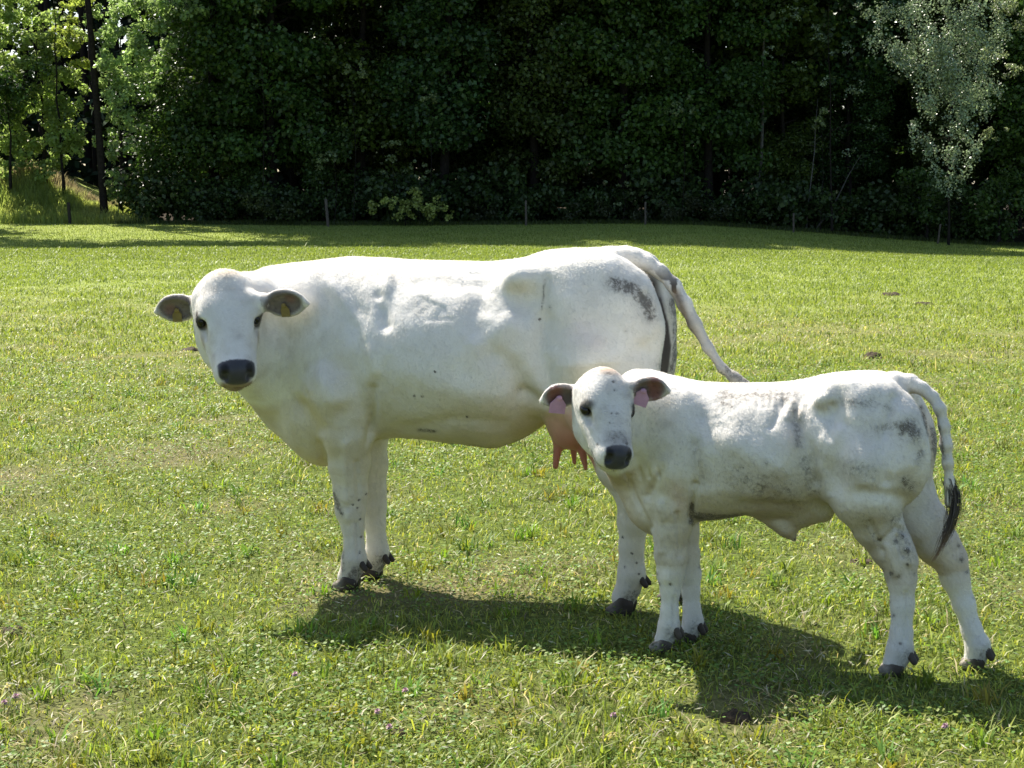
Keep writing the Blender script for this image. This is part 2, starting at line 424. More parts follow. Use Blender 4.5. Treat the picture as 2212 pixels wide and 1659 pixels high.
# ======================================================= the cow
def build_cow(res=.0075):
    fr = Frame(-.676, 7.187, 18.0)
    root = link('cow', None, None, fr.O); root.rotation_euler = (0, 0, -fr.yaw)
    tag(root, 'large white cow with yellow ear tags and pink udder, standing behind the calf', 'cow')
    B = Body()
    tab = [(548, 640, 830, .07), (570, 592, 888, .12), (600, 581, 932, .155), (640, 569, 968, .19), (700, 559, 1003, .225), (745, 556, 985, .25),
           (800, 556, 950, .285), (860, 559, 944, .315), (930, 562, 949, .345), (1000, 563, 958, .36), (1075, 564, 968, .355), (1130, 558, 948, .33),
           (1180, 543, 915, .30), (1240, 534, 880, .28), (1300, 534, 850, .22), (1345, 543, 800, .14), (1380, 570, 740, .07)]
    fn, lo, hi = torso(fr, tab); B.loft(fn, lo, hi, .05)
    L = fr.L; Lm = fr.mir
    # head
    F_, U_, R_ = ortho((.19, -.56, -.82), (.22, -.80, .55))
    F_, U_, R_ = fr.M @ F_, fr.M @ U_, fr.M @ R_
    Lh = .535
    H = fr.at(487, 592, 6.96)
    hp, HM = head_parts(B, H, F_, U_, R_, Lh, 1.04, 1.0)
    # neck
    B.cone(hp(.12, -.25, 0), L(600, 665), .125, .16, .06); B.cone(L(600, 665), L(690, 690), .16, .20, .05)
    B.cone(hp(.35, -.38, 0), L(610, 780, -.03), .115, .17, .07); B.cone(L(600, 790, 0), L(700, 830), .17, .22, .05)
    B.cone(hp(.55, -.42, 0), L(620, 870), .07, .12, .06); B.cone(L(610, 850), L(700, 935), .11, .13, .05)
    # ears
    for s_, (b, t, d) in ((-1, ((444, 660), (331, 664), 7.06)), (1, ((556, 657), (666, 646), 6.97))):
        bp = fr.at(b[0], b[1], d); tp = fr.at(t[0], t[1], d-.02-(.05 if s_ > 0 else 0))
        B.cone(hp(.10, -.19, .15*s_), bp+(tp-bp)*.30, .045, .036, .03)
        O = fr.M @ np.array([.18*s_, -.9, -.38])
        if s_ < 0: earL = ear(B, bp+(tp-bp)*.12, tp, O, .135, .0155)
        else: earR = ear(B, bp+(tp-bp)*.12, tp, O, .14, .0155)
    # shoulder, forelegs
    B.ell(L(735, 790, -.15), (.17, .12, .30), .06); B.ell(L(700, 650, -.09), (.17, .12, .14), .08)
    B.ell(L(735, 790, .15), (.17, .12, .28), .06)
    B.ell(L(700, 900, 0), (.15, .20, .17), .06)
    limb(B, fr, [(728, 850, -.19, .135), (750, 930, -.16, .115), (753, 1000, -.13, .090), (756, 1062, -.125, .070), (757, 1102, -.12, .062), (762, 1135, -.12, .046),
                 (765, 1175, -.12, .040), (765, 1207, -.12, .050), (760, 1228, -.12, .042), (752, 1246, -.12, .045)], .05)
    limb(B, fr, [(740, 850, .16, .12), (785, 930, .13, .11), (797, 1000, .11, .078), (802, 1060, .10, .062), (806, 1095, .095, .055), (810, 1130, .09, .043),
                 (813, 1165, .09, .040), (815, 1192, .09, .049), (810, 1212, .09, .042), (800, 1229, .09, .044)], .05)
    # hindquarters: double muscled hams
    for y, dx in ((-.155, 0), (.155, 0)):
        sx = 1 if y < 0 else .93
        B.ell(Lm(1290, 715, y), (.265*sx, .155, .315), .03)
        B.ell(Lm(1335, 700, y), (.165*sx, .128, .24), .02)
        B.ell(Lm(1320, 790, y), (.20*sx, .13, .20), .03)
        B.ell(Lm(1240, 800, y), (.22, .15, .20), .06)
        B.ell(Lm(1225, 600, y*.8), (.22, .12, .09), .06)
        B.ell(Lm(1122, 606, y*1.45), (.05, .045, .045), .09)
        B.ell(Lm(1366, 612, y*.75), (.06, .05, .05), .04)
    limb(B, fr, [(1285, 790, -.16, .20), (1290, 880, -.18, .125), (1340, 1010, -.175, .092), (1375, 1075, -.17, .076), (1368, 1125, -.17, .060), (1364, 1180, -.17, .047),
                 (1364, 1240, -.17, .053), (1358, 1268, -.17, .046), (1347, 1290, -.17, .048)], .05)
    limb(B, fr, [(1330, 780, .15, .19), (1345, 880, .16, .14), (1430, 1000, .12, .085), (1474, 1060, .11, .066), (1472, 1110, .10, .050), (1468, 1170, .10, .043),
                 (1466, 1222, .10, .048), (1462, 1246, .10, .040), (1456, 1262, .10, .042)], .05)
    # flank fold, udder
    B.cone(L(1150, 862, -.17), L(1225, 860, -.15), .05, .07, .05)
    B.ell(L(1236, 885, -.06), (.115, .15, .13), .03); B.ell(L(1240, 925, -.05), (.092, .125, .09), .03)
    teats = [((1207, 955, -.09), (1200, 1008, -.095)), ((1254, 955, -.09), (1265, 1012, -.09)), ((1238, 950, .04), (1241, 1000, .045))]
    for a, b in teats: B.cone(L(*a), L(*b), .022, .0105, .02)
    # tail
    tp = [(1320, 553, 0, .038), (1350, 555, 0, .040), (1372, 560, 0, .040), (1400, 571, 0, .041), (1430, 588, -.01, .037), (1456, 616, -.02, .033), (1480, 657, -.03, .029), (1502, 700, -.03, .0255),
          (1530, 750, -.03, .0205), (1560, 795, -.03, .0185), (1585, 815, -.03, .019), (1612, 834, -.03, .021)]
    limb(B, fr, tp, .03)
    # cleft between the hams
    pc = Lm(1436, 690, -.12); B.ell((pc[0]+.02, 0, pc[2]-.02), (.15, .018, .34), .03, None, 's')
    V, F = B.mesh((-1.2, -.86, 0), (1.95, .50, 1.62), res)
    # soft modelling, laid on the side that faces us
    N = vnormals(V, F); Q = fr.proj(V); near = sstep(-.0, -.10, V[:, 1])*sstep(.05, .35, -N[:, 1]); disp = np.zeros(len(V)); hd = np.linalg.norm(V-hp(.45, -.2, 0), axis=1); nh = sstep(.36, .42, hd); near = near*nh
    def groove(pts, w, a): nonlocal disp; disp -= mark(Q, pts, w)*a*near*1.45
    groove([(806, 840), (807, 880), (800, 960)], 10, .012); groove([(765, 670), (785, 735)], 22, .007)
    groove([(1050, 630), (1025, 690), (1060, 760), (1110, 800), (1130, 850)], 26, .012); groove([(1130, 850), (1175, 872)], 12, .009)
    groove([(1176, 672), (1184, 600)], 7, .005); groove([(820, 640), (830, 700)], 14, .012); groove([(900, 610), (1040, 612)], 16, .006)
    groove([(1120, 640), (1170, 700), (1180, 790)], 30, .008); groove([(1100, 700), (1040, 740)], 22, -.009)
    groove([(842, 600), (822, 650)], 12, -.009)
    for i, x in enumerate((602, 618, 634, 652)): groove([(x, 690), (x-3, 770), (x+8, 850)], 4.2, .0065 if i % 2 == 0 else .005)
    groove([(640, 860), (690, 930)], 14, .010); groove([(675, 780), (720, 860)], 26, -.012); groove([(745, 820), (770, 900)], 22, -.008)
    groove([(700, 640), (690, 760)], 20, .008)
    for i in range(7): groove([(905+i*9, 640+i*4), (918+i*9, 690)], 4, .003)
    for i in range(5): groove([(1000, 588+i*7), (1040, 590+i*7)], 4, .003)
    groove([(1215, 640), (1260, 760), (1240, 840)], 34, -.010); groove([(1185, 830), (1160, 760), (1175, 690)], 16, .010); groove([(1300, 800), (1390, 760)], 22, .006)
    groove([(1395, 640), (1415, 720), (1408, 790)], 12, .005); groove([(1060, 640), (1100, 600), (1170, 590)], 20, -.004); groove([(860, 640), (930, 700), (990, 790)], 40, .006); groove([(880, 800), (1000, 850), (1080, 860)], 30, -.008)
    groove([(720, 620), (780, 700), (815, 800)], 14, -.008); groove([(690, 960), (700, 1000)], 10, .008); groove([(745, 960), (748, 1080)], 9, -.006); groove([(770, 1000), (775, 1080)], 6, .006); groove([(770, 1130), (774, 1200)], 4, .005); groove([(752, 1110), (752, 1120)], 9, -.006)
    groove([(860, 930), (980, 905), (1080, 915)], 16, .006); groove([(740, 1015), (760, 1030)], 20, -.004)
    lowf = fbm(V*7, 5, 4)-.5; disp += (lowf*.016+(fbm(V*np.array([26, 26, 11]), 6, 2)-.5)*.0035)*sstep(.25, .5, V[:, 2])*nh
    V = V+N*disp[:, None]; N = vnormals(V, F); Q = fr.proj(V)
    # coat colours, with belly shade painted in
    c = paint(fr, V, N, (.81, .79, .74)); dirt = np.zeros(len(V)); wet = np.zeros(len(V))
    low = sstep(.85, .45, V[:, 2])*(V[:, 0] > -.2)*nh; mot = .6+.8*(fbm(V*5, 8, 3)-.3); und_shade = sstep(.1, -.75, N[:, 2])*nh*(V[:, 2] > .5); c = blend(c, np.clip(low*.38*mot, 0, 1), (.60, .50, .32)); c = blend(c, np.clip(und_shade*.6*mot, 0, 1), (.48, .39, .22)); c = blend(c, near*0+mark(Q, [(1130, 935), (1180, 910), (1150, 880)], 34)*.5*nh, (.50, .40, .22))  # tan low down and underneath: shade and bounce light painted into the coat
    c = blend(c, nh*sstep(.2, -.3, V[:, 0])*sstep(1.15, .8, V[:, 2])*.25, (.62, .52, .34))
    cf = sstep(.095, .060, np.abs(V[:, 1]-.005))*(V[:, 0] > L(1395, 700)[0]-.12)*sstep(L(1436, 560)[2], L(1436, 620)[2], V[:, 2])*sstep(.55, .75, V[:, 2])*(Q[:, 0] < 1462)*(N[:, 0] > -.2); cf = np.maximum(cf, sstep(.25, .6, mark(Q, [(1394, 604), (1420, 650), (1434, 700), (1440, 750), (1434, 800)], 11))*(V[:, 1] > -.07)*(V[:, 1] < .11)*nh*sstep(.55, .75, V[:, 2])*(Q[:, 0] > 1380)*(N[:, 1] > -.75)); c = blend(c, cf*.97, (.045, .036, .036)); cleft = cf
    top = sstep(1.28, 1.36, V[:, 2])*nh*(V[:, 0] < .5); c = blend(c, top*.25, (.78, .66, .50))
    for p, w, a in (((( 735, 800), (745, 860)), 40, .25), (((700, 915), (720, 960)), 30, .35), (((640, 850), (670, 900)), 35, .3)): c = blend(c, mark(Q, p, w)*a*near, (.62, .52, .34))
    for p, w, a in ((((1255, 715),), 30, .20), (((1290, 740),), 18, .2)): c = blend(c, mark(Q, p, w)*a*near, (.75, .52, .38))
    ud = sstep(868, 912, Q[:, 1]+.25*(Q[:, 0]-1200))*sstep(1158, 1190, Q[:, 0])*sstep(1290, 1278, Q[:, 0])*(V[:, 2] > .42)*(V[:, 0] > .6)
    c = blend(c, ud*.85, (.60, .34, .27)); c = blend(c, ud*sstep(900, 985, Q[:, 1]), (.44, .17, .12)); wet = np.maximum(wet, ud*.4)
    nn = 1-nh
    hl = np.stack([(V-H) @ F_/.87, (V-H) @ U_, (V-H) @ R_], 1)/Lh
    ph = np.degrees(np.arctan2(hl[:, 1]+.125, hl[:, 0]-.83)); se = ((ph-37.)/40.)**4+(hl[:, 2]/.138)**4; nose = sstep(1.25, .80, se)*(hl[:, 0] > .84)*nn
    c = blend(c, nose, (.050, .050, .060)); c = blend(c, nose*sstep(1.2, .5, np.linalg.norm((np.stack([ph-42, (np.abs(hl[:, 2])-.088)*0+np.abs(hl[:, 2])*1000-92], 1))/np.array([22, 34]), axis=1)), (.006, .006, .007)); wet = np.maximum(wet, nose)
    chin = sstep(.84, .90, hl[:, 0])*sstep(-.115, -.145, hl[:, 1])*sstep(-.36, -.33, hl[:, 1])*nn*sstep(.13, .10, np.abs(hl[:, 2])); c = blend(c, chin*.8, (.20, .11, .06))
    lip = sstep(.02, .008, np.abs(hl[:, 1]+.215))*sstep(.78, .82, hl[:, 0])*(np.abs(hl[:, 2]) < .2)*nn; c = blend(c, lip*.8, (.10, .07, .05))
    for s_ in (-1, 1):
        d = np.linalg.norm((hl-np.array([.37, -.13, .205*s_]))/np.array([.092, .065, .07]), axis=1)
        c = blend(c, sstep(1.25, .80, d)*nn, (.022, .018, .016))
        d2 = np.linalg.norm((hl-np.array([.42, -.11, .165*s_]))/np.array([.10, .06, .055]), axis=1); c = blend(c, sstep(1.3, .2, d2)*.75*nn, (.40, .32, .20))
        d3 = np.linalg.norm((hl-np.array([.52, -.19, .19*s_]))/np.array([.13, .04, .05]), axis=1); c = blend(c, sstep(1.1, .3, d3)*.7*nn, (.33, .24, .15))
    pd = np.linalg.norm((hl-np.array([-.005, -.04, 0]))/np.array([.09, .09, .13]), axis=1); c = blend(c, sstep(1.3, .3, pd)*.85*nn, (.56, .45, .31)); c = blend(c, np.clip((fbm(V*22, 19, 3)-.45)*1.2, 0, .35)*nn*(1-wet), (.55, .50, .43)); dirt = np.maximum(dirt, sstep(1.0, .3, np.linalg.norm((hl-np.array([.06, .02, -.02]))/np.array([.035, .08, .10]), axis=1))*.35*nn)
    for ec, EM in (earL, earR):
        q = (V-ec) @ EM.T; m = (np.abs(q[:, 0]) < .085)*(np.abs(q[:, 2]) < .075)*(np.abs(q[:, 1]) < .04); front = (N @ EM[1] > .12)
        ri = (q[:, 0]/.082)**2+(q[:, 2]/.060)**2; c = blend(c, m*front*(.45+.5*sstep(1.0, .62, ri)), (.19, .155, .14)); c = blend(c, m*front*sstep(.035, .012, np.linalg.norm(q[:, [0, 2]]-np.array([.03, -.012]), axis=1))*.45, (.28, .12, .10))
        c = blend(c, m*front*sstep(.28, .0, np.abs(ri-.72))*.35, (.07, .055, .05))
    def spot(pts, w, a, m=near): nonlocal dirt; dirt = np.maximum(dirt, mark(Q, pts, w)*a*m)
    body = (hd > .4)
    spot([(1325, 612), (1365, 622), (1395, 650), (1405, 680)], 19, .95, body); spot([(1452, 650), (1462, 700), (1460, 760), (1452, 800)], 12, .9, body*(V[:, 1] > .0)*nh)
    spot([(1465, 760), (1470, 800)], 16, .8, body); spot([(1425, 790), (1440, 810)], 14, .6, body)
    spot([(1464, 640), (1484, 690), (1494, 712)], 8, .45, body); c = blend(c, mark(Q, [(1460, 632), (1482, 690), (1500, 730)], 10)*.8*body, (.20, .14, .085)); c = blend(c, mark(Q, [(1500, 700), (1560, 795), (1612, 834)], 30)*.5*body*(Q[:, 0] > 1490), (.50, .46, .40)); spot([(1435, 585), (1450, 600)], 6, .4, body); spot([(1570, 800), (1615, 830)], 16, .75, body)
    spot([(1177, 605), (1170, 668)], 3.5, .75); spot([(1188, 664)], 4, .9); spot([(1352, 714)], 5, .75)
    for q in ((940, 803), (895, 855), (912, 856), (1010, 900), (1165, 690)): spot([q], 2.4, 2.2)
    spot([(905, 928), (940, 932)], 5, .8); spot([(1000, 965), (1080, 972), (1150, 940)], 6, .75, body*(N[:, 2] < -.3))
    for q in ((775, 1080), (790, 1067), (762, 1090), (772, 1098), (778, 1122), (780, 1160), (777, 1193), (1365, 1195), (1350, 1225), (1375, 1215), (1345, 1160), (1380, 1240)): spot([q], 2.2, 2.2, body)
    spot([(722, 1065), (730, 1095), (738, 1110)], 7, .9, body*(Q[:, 0] < 742)); spot([(738, 1190), (742, 1235)], 8, .7, body*(Q[:, 0] < 752)); 
    foot = sstep(.16, .08, V[:, 2])*sstep(-.5, .4, N[:, 0]); dirt = np.maximum(dirt, foot*.75)
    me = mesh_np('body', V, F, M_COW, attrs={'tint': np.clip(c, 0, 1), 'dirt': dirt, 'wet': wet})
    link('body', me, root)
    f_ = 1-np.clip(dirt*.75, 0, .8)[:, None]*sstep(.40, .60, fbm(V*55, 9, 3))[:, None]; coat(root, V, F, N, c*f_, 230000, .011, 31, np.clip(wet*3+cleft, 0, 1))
    for s_ in (-1, 1): eyeball(root, hp(.368, -.128, .204*s_), (.029, .022, .020), HM)
    for (px, py), (fx, fy, fr_), y, w, li in [(((752, 1250)), (765, 1207, .05), -.12, .105, .55), ((800, 1233), (815, 1192, .049), .09, .105, .1), ((1347, 1295), (1364, 1240, .053), -.17, .11, .25), ((1456, 1266), (1466, 1222, .05), .10, .10, .2)]:
        p = L(px, py, y); q = L(fx, fy, y); hoof(root, fr, (p[0], y, min(p[2], .06)), (q[0], y, q[2], fr_), w, .085, li)
    for (ec, EM), off, mt in ((earL, .004, 0), (earR, -.004, 0)):
        s2 = 1 if EM[2][2] < 0 else -1
        tag_mesh(root, ec+EM[1]*.006+EM[0]*off+EM[2]*s2*.008, EM[2]*s2*.97+EM[1]*.22, EM[1], EM[0], .038, .052, M_TAGY)
    # tail switch hidden behind the calf's back
    return fr

def yellow_tag():
    t = NT('yellow_tag'); n = t.noise(40, 3, .6, t.obj())
    return t.finish(t.bsdf(t.mix(n, (.17, .12, .04), (.30, .23, .07)), .5, .3))
M_TAGY = yellow_tag(); M_TAGP = simple('lilac_tag', (.52, .30, .44), .45, .3, 30, .12, .05)
M_SW = simple('switch_hair', (.055, .045, .042), .6, .3, 80, .5)

def build_calf(res=.006):
    fr = Frame(.56, 6.144, 20.0)
    root = link('calf', None, None, fr.O); root.rotation_euler = (0, 0, -fr.yaw)
    tag(root, 'smaller white calf with lilac ear tags and dark tail tuft in front of the cow', 'calf')
    B = Body(); L = fr.L; Lm = fr.mir
    tab = [(1338, 815, 1030, .055), (1360, 800, 1100, .09), (1385, 799, 1135, .115), (1420, 808, 1152, .145), (1460, 817, 1140, .165), (1500, 823, 1128, .178),
           (1560, 828, 1122, .20), (1610, 830, 1112, .21), (1670, 829, 1118, .212), (1730, 822, 1112, .205), (1790, 806, 1085, .195), (1850, 809, 1040, .185),
           (1900, 811, 1010, .165), (1935, 818, 960, .12), (1962, 840, 905, .06)]
    fn, lo, hi = torso(fr, tab); B.loft(fn, lo, hi, .035)
    F_, U_, R_ = ortho((.12, -.58, -.80), (.34, -.80, .52)); F_, U_, R_ = fr.M @ F_, fr.M @ U_, fr.M @ R_
    Lh = .385; H = fr.at(1312, 803, 5.92)
    hp, HM = head_parts(B, H, F_, U_, R_, Lh, 1.06, .92)
    B.ell(hp(.16, -.10, 0), np.array((.17, .12, .17))*Lh, .04, HM)
    B.cone(hp(.15, -.27, 0), L(1400, 880), .085, .105, .05); B.cone(L(1390, 870), L(1460, 900), .10, .125, .04)
    B.cone(hp(.40, -.38, 0), L(1380, 950, -.01), .075, .10, .05); B.cone(L(1375, 950), L(1450, 990), .105, .14, .04)
    B.cone(hp(.60, -.40, 0), L(1360, 1030), .045, .06, .04); B.cone(L(1352, 1020), L(1400, 1090), .055, .075, .035)
    for s_, (b, t, d) in ((-1, ((1262, 846), (1166, 858), 6.00)), (1, ((1350, 838), (1447, 836), 5.93))):
        bp = fr.at(b[0], b[1], d); tp = fr.at(t[0], t[1], d-.02)
        B.cone(hp(.10, -.19, .16*s_), bp+(tp-bp)*.28, .032, .027, .02)
        O = fr.M @ np.array([.15*s_, -.9, -.42])
        e = ear(B, bp+(tp-bp)*.12, tp, O, .105, .0125, .01)
        if s_ < 0: earL = e
        else: earR = e
    B.ell(L(1470, 960, -.09), (.115, .085, .19), .05); B.ell(L(1470, 960, .09), (.115, .085, .18), .05); B.ell(L(1430, 880, -.06), (.10, .07, .09), .05)
    B.ell(L(1425, 1090, 0), (.085, .12, .10), .04)
    limb(B, fr, [(1458, 1020, -.10, .090), (1452, 1080, -.085, .080), (1451, 1140, -.072, .068), (1449, 1200, -.068, .056), (1448, 1240, -.066, .047), (1448, 1272, -.066, .034),
                 (1446, 1320, -.066, .029), (1445, 1350, -.066, .036), (1441, 1366, -.066, .031), (1434, 1382, -.066, .034)], .035)
    limb(B, fr, [(1475, 1020, .10, .085), (1478, 1090, .08, .065), (1478, 1150, .07, .050), (1484, 1200, .066, .044), (1489, 1240, .066, .041), (1492, 1275, .066, .031),
                 (1494, 1313, .066, .029), (1497, 1341, .066, .035), (1493, 1356, .066, .030), (1487, 1371, .066, .033)], .035)
    for y in (-.10, .10):
        B.ell(Lm(1882, 948, y*.95), (.185, .110, .205), .03); B.ell(Lm(1916, 985, y), (.145, .095, .185), .02)
        B.ell(Lm(1830, 1000, y*1.05), (.15, .095, .15), .04)
        B.ell(Lm(1850, 850, y*.8), (.14, .08, .06), .04); B.ell(Lm(1780, 862, y*1.5), (.038, .035, .035), .035)
        B.ell(Lm(1948, 868, y*.75), (.032, .03, .03), .025)
    B.ell(L(1803, 955, -.175), (.055, .042, .070), .04)
    limb(B, fr, [(1885, 1000, -.12, .135), (1872, 1070, -.125, .118), (1893, 1130, -.10, .086), (1925, 1180, -.090, .068), (1944, 1212, -.085, .058), (1948, 1250, -.084, .050),
                 (1949, 1305, -.084, .038), (1947, 1370, -.084, .036), (1944, 1402, -.084, .043), (1938, 1420, -.084, .036), (1931, 1434, -.084, .038)], .035)
    limb(B, fr, [(1920, 990, .11, .13), (1945, 1060, .12, .115), (1990, 1130, .10, .090), (2030, 1180, .09, .070), (2052, 1208, .088, .056), (2064, 1250, .087, .046),
                 (2082, 1305, .087, .036), (2099, 1360, .087, .033), (2112, 1394, .087, .040), (2110, 1411, .087, .034), (2106, 1423, .087, .036)], .035)
    # sheath and navel
    B.cone(L(1760, 1090, 0), L(1705, 1128, 0), .07, .035, .05); B.cone(L(1700, 1125, 0), L(1716, 1166, 0), .032, .008, .03); B.cone(L(1655, 1110, 0), L(1695, 1140, 0), .03, .028, .04)
    tp = [(1905, 824, 0, .032), (1935, 825, 0, .034), (1965, 829, 0, .031), (1992, 838, -.005, .026), (2014, 856, -.01, .0225), (2030, 883, -.02, .0205), (2039, 920, -.02, .019), (2043, 960, -.025, .018), (2047, 1000, -.025, .0165),
          (2051, 1045, -.025, .016), (2052, 1085, -.025, .018)]
    limb(B, fr, tp, .025)
    pc = Lm(2004, 935, -.1); B.ell((pc[0]+.01, 0, pc[2]), (.085, .012, .20), .02, None, 's')
    V, F = B.mesh((-.80, -.64, 0), (1.5, .34, 1.14), res)
    N = vnormals(V, F); Q = fr.proj(V); near = sstep(0, -.07, V[:, 1])*sstep(.05, .35, -N[:, 1]); disp = np.zeros(len(V)); hd = np.linalg.norm(V-hp(.45, -.2, 0), axis=1); nh = sstep(.25, .29, hd); near = near*nh
    def groove(pts, w, a): nonlocal disp; disp -= mark(Q, pts, w)*a*near*1.45
    groove([(1500, 1050), (1497, 1090), (1492, 1120)], 7, .012); groove([(1500, 960), (1503, 1040)], 15, .006)
    groove([(1712, 890), (1738, 856), (1775, 842)], 14, .006); groove([(1700, 900), (1712, 870)], 7, -.006); groove([(1725, 900), (1735, 870)], 6, -.004)
    groove([(1720, 910), (1742, 960), (1760, 1040)], 16, .012); groove([(1770, 1010), (1790, 1070)], 14, -.006)
    groove([(1765, 935), (1790, 912), (1825, 915)], 12, .003)
    for x in (1378, 1396, 1415): groove([(x, 900), (x-4, 960), (x+6, 1030)], 4, .005)
    for x in (1640, 1655, 1668, 1680, 1693): groove([(x, 838), (x-4, 880)], 3.4, .002)
    groove([(1690, 870), (1665, 920)], 9, .006); groove([(1900, 870), (1930, 900), (1940, 1000)], 26, .005); groove([(1860, 1060), (1950, 1075)], 14, .005)
    groove([(1850, 870), (1840, 960), (1860, 1040)], 30, -.010); groove([(1930, 860), (1905, 950), (1915, 1040)], 12, .007); groove([(1950, 900), (1960, 1000)], 24, -.008); groove([(1800, 880), (1790, 940)], 12, .007)
    groove([(1515, 900), (1540, 960), (1530, 1040)], 22, .006); groove([(1580, 950), (1680, 1010)], 30, -.006); groove([(1600, 1090), (1720, 1095)], 12, .007); groove([(1780, 830), (1840, 830)], 12, -.006)
    groove([(1425, 1090), (1430, 1190)], 9, -.006); groove([(1462, 1110), (1468, 1200)], 6, .006); groove([(1442, 1240), (1442, 1250)], 10, -.005); groove([(1456, 1290), (1456, 1350)], 4, .004)
    groove([(1960, 1190), (1962, 1215)], 8, -.007); groove([(1915, 1180), (1935, 1240)], 8, -.005); groove([(1940, 1160), (1950, 1200)], 6, .007); groove([(1957, 1280), (1957, 1380)], 4, .004); groove([(1880, 1130), (1905, 1190)], 7, .005)
    groove([(1430, 1010), (1400, 1070)], 9, .006); groove([(1905, 1170), (1935, 1140), (1960, 1150)], 7, .006); groove([(1350, 1020), (1375, 1080), (1405, 1140)], 6, .006)
    disp += ((fbm(V*10, 15, 4)-.5)*.014+(fbm(V*np.array([34, 34, 15]), 16, 2)-.5)*.0032)*sstep(.2, .35, V[:, 2])*nh
    V = V+N*disp[:, None]; N = vnormals(V, F); Q = fr.proj(V)
    c = paint(fr, V, N, (.80, .78, .735)); dirt = np.zeros(len(V)); wet = np.zeros(len(V))
    low = sstep(.62, .40, V[:, 2])*sstep(.24, .36, V[:, 2])*nh*sstep(-.05, .12, V[:, 0]); mot = .6+.8*(fbm(V*7, 8, 3)-.3); und_shade = sstep(.15, -.7, N[:, 2])*nh*(V[:, 2] > .33); c = blend(c, np.clip(low*.40*mot, 0, 1), (.58, .44, .28)); c = blend(c, np.clip(und_shade*.8*mot, 0, 1), (.34, .25, .14))  # calf's belly shade and bounce painted as browner lower and underside coat
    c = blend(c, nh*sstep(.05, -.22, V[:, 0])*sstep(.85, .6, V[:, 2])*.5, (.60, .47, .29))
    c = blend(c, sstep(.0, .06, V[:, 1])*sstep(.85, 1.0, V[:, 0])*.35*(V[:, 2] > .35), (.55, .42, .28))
    c = blend(c, mark(Q, [(1460, 1060), (1470, 1090)], 18)*.3*near, (.66, .44, .32)); c = blend(c, mark(Q, [(1720, 900), (1715, 960)], 22)*.3*near, (.60, .46, .34))
    hl = np.stack([(V-H) @ F_/.87, (V-H) @ U_, (V-H) @ R_], 1)/Lh; nn = 1-nh
    ph = np.degrees(np.arctan2(hl[:, 1]+.125, hl[:, 0]-.83)); se = ((ph-29.)/45.)**4+(hl[:, 2]/.128)**4; nose = sstep(1.25, .80, se)*(hl[:, 0] > .84)*nn
    c = blend(c, nose, (.045, .047, .058)); c = blend(c, nose*sstep(1.2, .5, np.linalg.norm((np.stack([ph-40, np.abs(hl[:, 2])*1000-90], 1))/np.array([22, 32]), axis=1)), (.006, .006, .007)); wet = np.maximum(wet, nose)
    lip = sstep(.022, .01, np.abs(hl[:, 1]+.215))*sstep(.78, .82, hl[:, 0])*(np.abs(hl[:, 2]) < .2)*nn; c = blend(c, lip*.7, (.12, .10, .09))
    gr = np.linalg.norm((hl-np.array([.80, -.02, 0]))/np.array([.12, .10, .16]), axis=1); c = blend(c, sstep(1.2, .3, gr)*.4*nn, (.30, .28, .28)); dirt = np.maximum(dirt, sstep(1.3, .5, gr)*.38*nn)
    for s_ in (-1, 1):
        d = np.linalg.norm((hl-np.array([.375, -.10, .180*s_]))/np.array([.080, .085, .098]), axis=1); c = blend(c, sstep(1.3, .85, d)*nn, (.020, .016, .015))
        d2 = np.linalg.norm((hl-np.array([.42, -.10, .17*s_]))/np.array([.08, .05, .05]), axis=1); c = blend(c, sstep(1.3, .2, d2)*.65*nn, (.42, .34, .20))
    pd = np.linalg.norm((hl-np.array([-.0, -.05, 0]))/np.array([.09, .12, .15]), axis=1); c = blend(c, sstep(1.3, .25, pd)*.9*nn, (.58, .37, .22)); c = blend(c, np.clip((fbm(V*26, 29, 3)-.42)*1.4, 0, .4)*nn*(1-wet), (.50, .47, .42)); dirt = np.maximum(dirt, sstep(1.0, .3, np.linalg.norm((hl-np.array([.05, -.0, -.0]))/np.array([.045, .10, .13]), axis=1))*.72*nn)
    for q, w in (((1325, 825), 4), ((1327, 843), 4), ((1322, 893), 3.5), ((1332, 893), 3), ((1318, 912), 3.4), ((1340, 935), 2.6), ((1355, 958), 4), ((1290, 960), 4)):
        dirt = np.maximum(dirt, mark(Q, [q], w*.85)*1.1*nn*(N @ U_ > .2))
    for ec, EM in (earL, earR):
        q = (V-ec) @ EM.T; m = (np.abs(q[:, 0]) < .065)*(np.abs(q[:, 2]) < .055)*(np.abs(q[:, 1]) < .03); front = (N @ EM[1] > .12)
        ri = (q[:, 0]/.062)**2+(q[:, 2]/.046)**2; c = blend(c, m*front*(.45+.5*sstep(1.0, .62, ri)), (.18, .135, .13)); c = blend(c, m*front*sstep(.035, .010, np.abs(q[:, 0]-.02))*.75, (.26, .10, .085)); c = blend(c, m*front*sstep(.3, .9, (q[:, 2]/.05)**2)*.5*(q[:, 0] < .01), (.5, .46, .40))
    body = (hd > .27)
    def spot(pts, w, a, m=None): nonlocal dirt; dirt = np.maximum(dirt, mark(Q, pts, w)*a*(near if m is None else m))
    spot([(1950, 925), (1968, 920), (1975, 940)], 19, .82); spot([(1990, 975), (1985, 1000)], 9, .6); spot([(1955, 1040), (1965, 1050)], 15, .68); spot([(1915, 880), (1925, 890)], 10, .55); spot([(1860, 878), (1900, 876)], 7, .4)
    spot([(1990, 880), (2005, 940)], 6, .7, body); spot([(2015, 930), (2030, 1000), (2040, 1050)], 13, .85, body*(V[:, 1] > .0)*(Q[:, 0] > 2003)); spot([(2022, 900), (2040, 990)], 6, .8, body)
    spot([(1505, 1115), (1560, 1120), (1600, 1118)], 11, .95, body*(N[:, 2] < .2)); spot([(1495, 1090), (1493, 1130)], 7, .95, body)
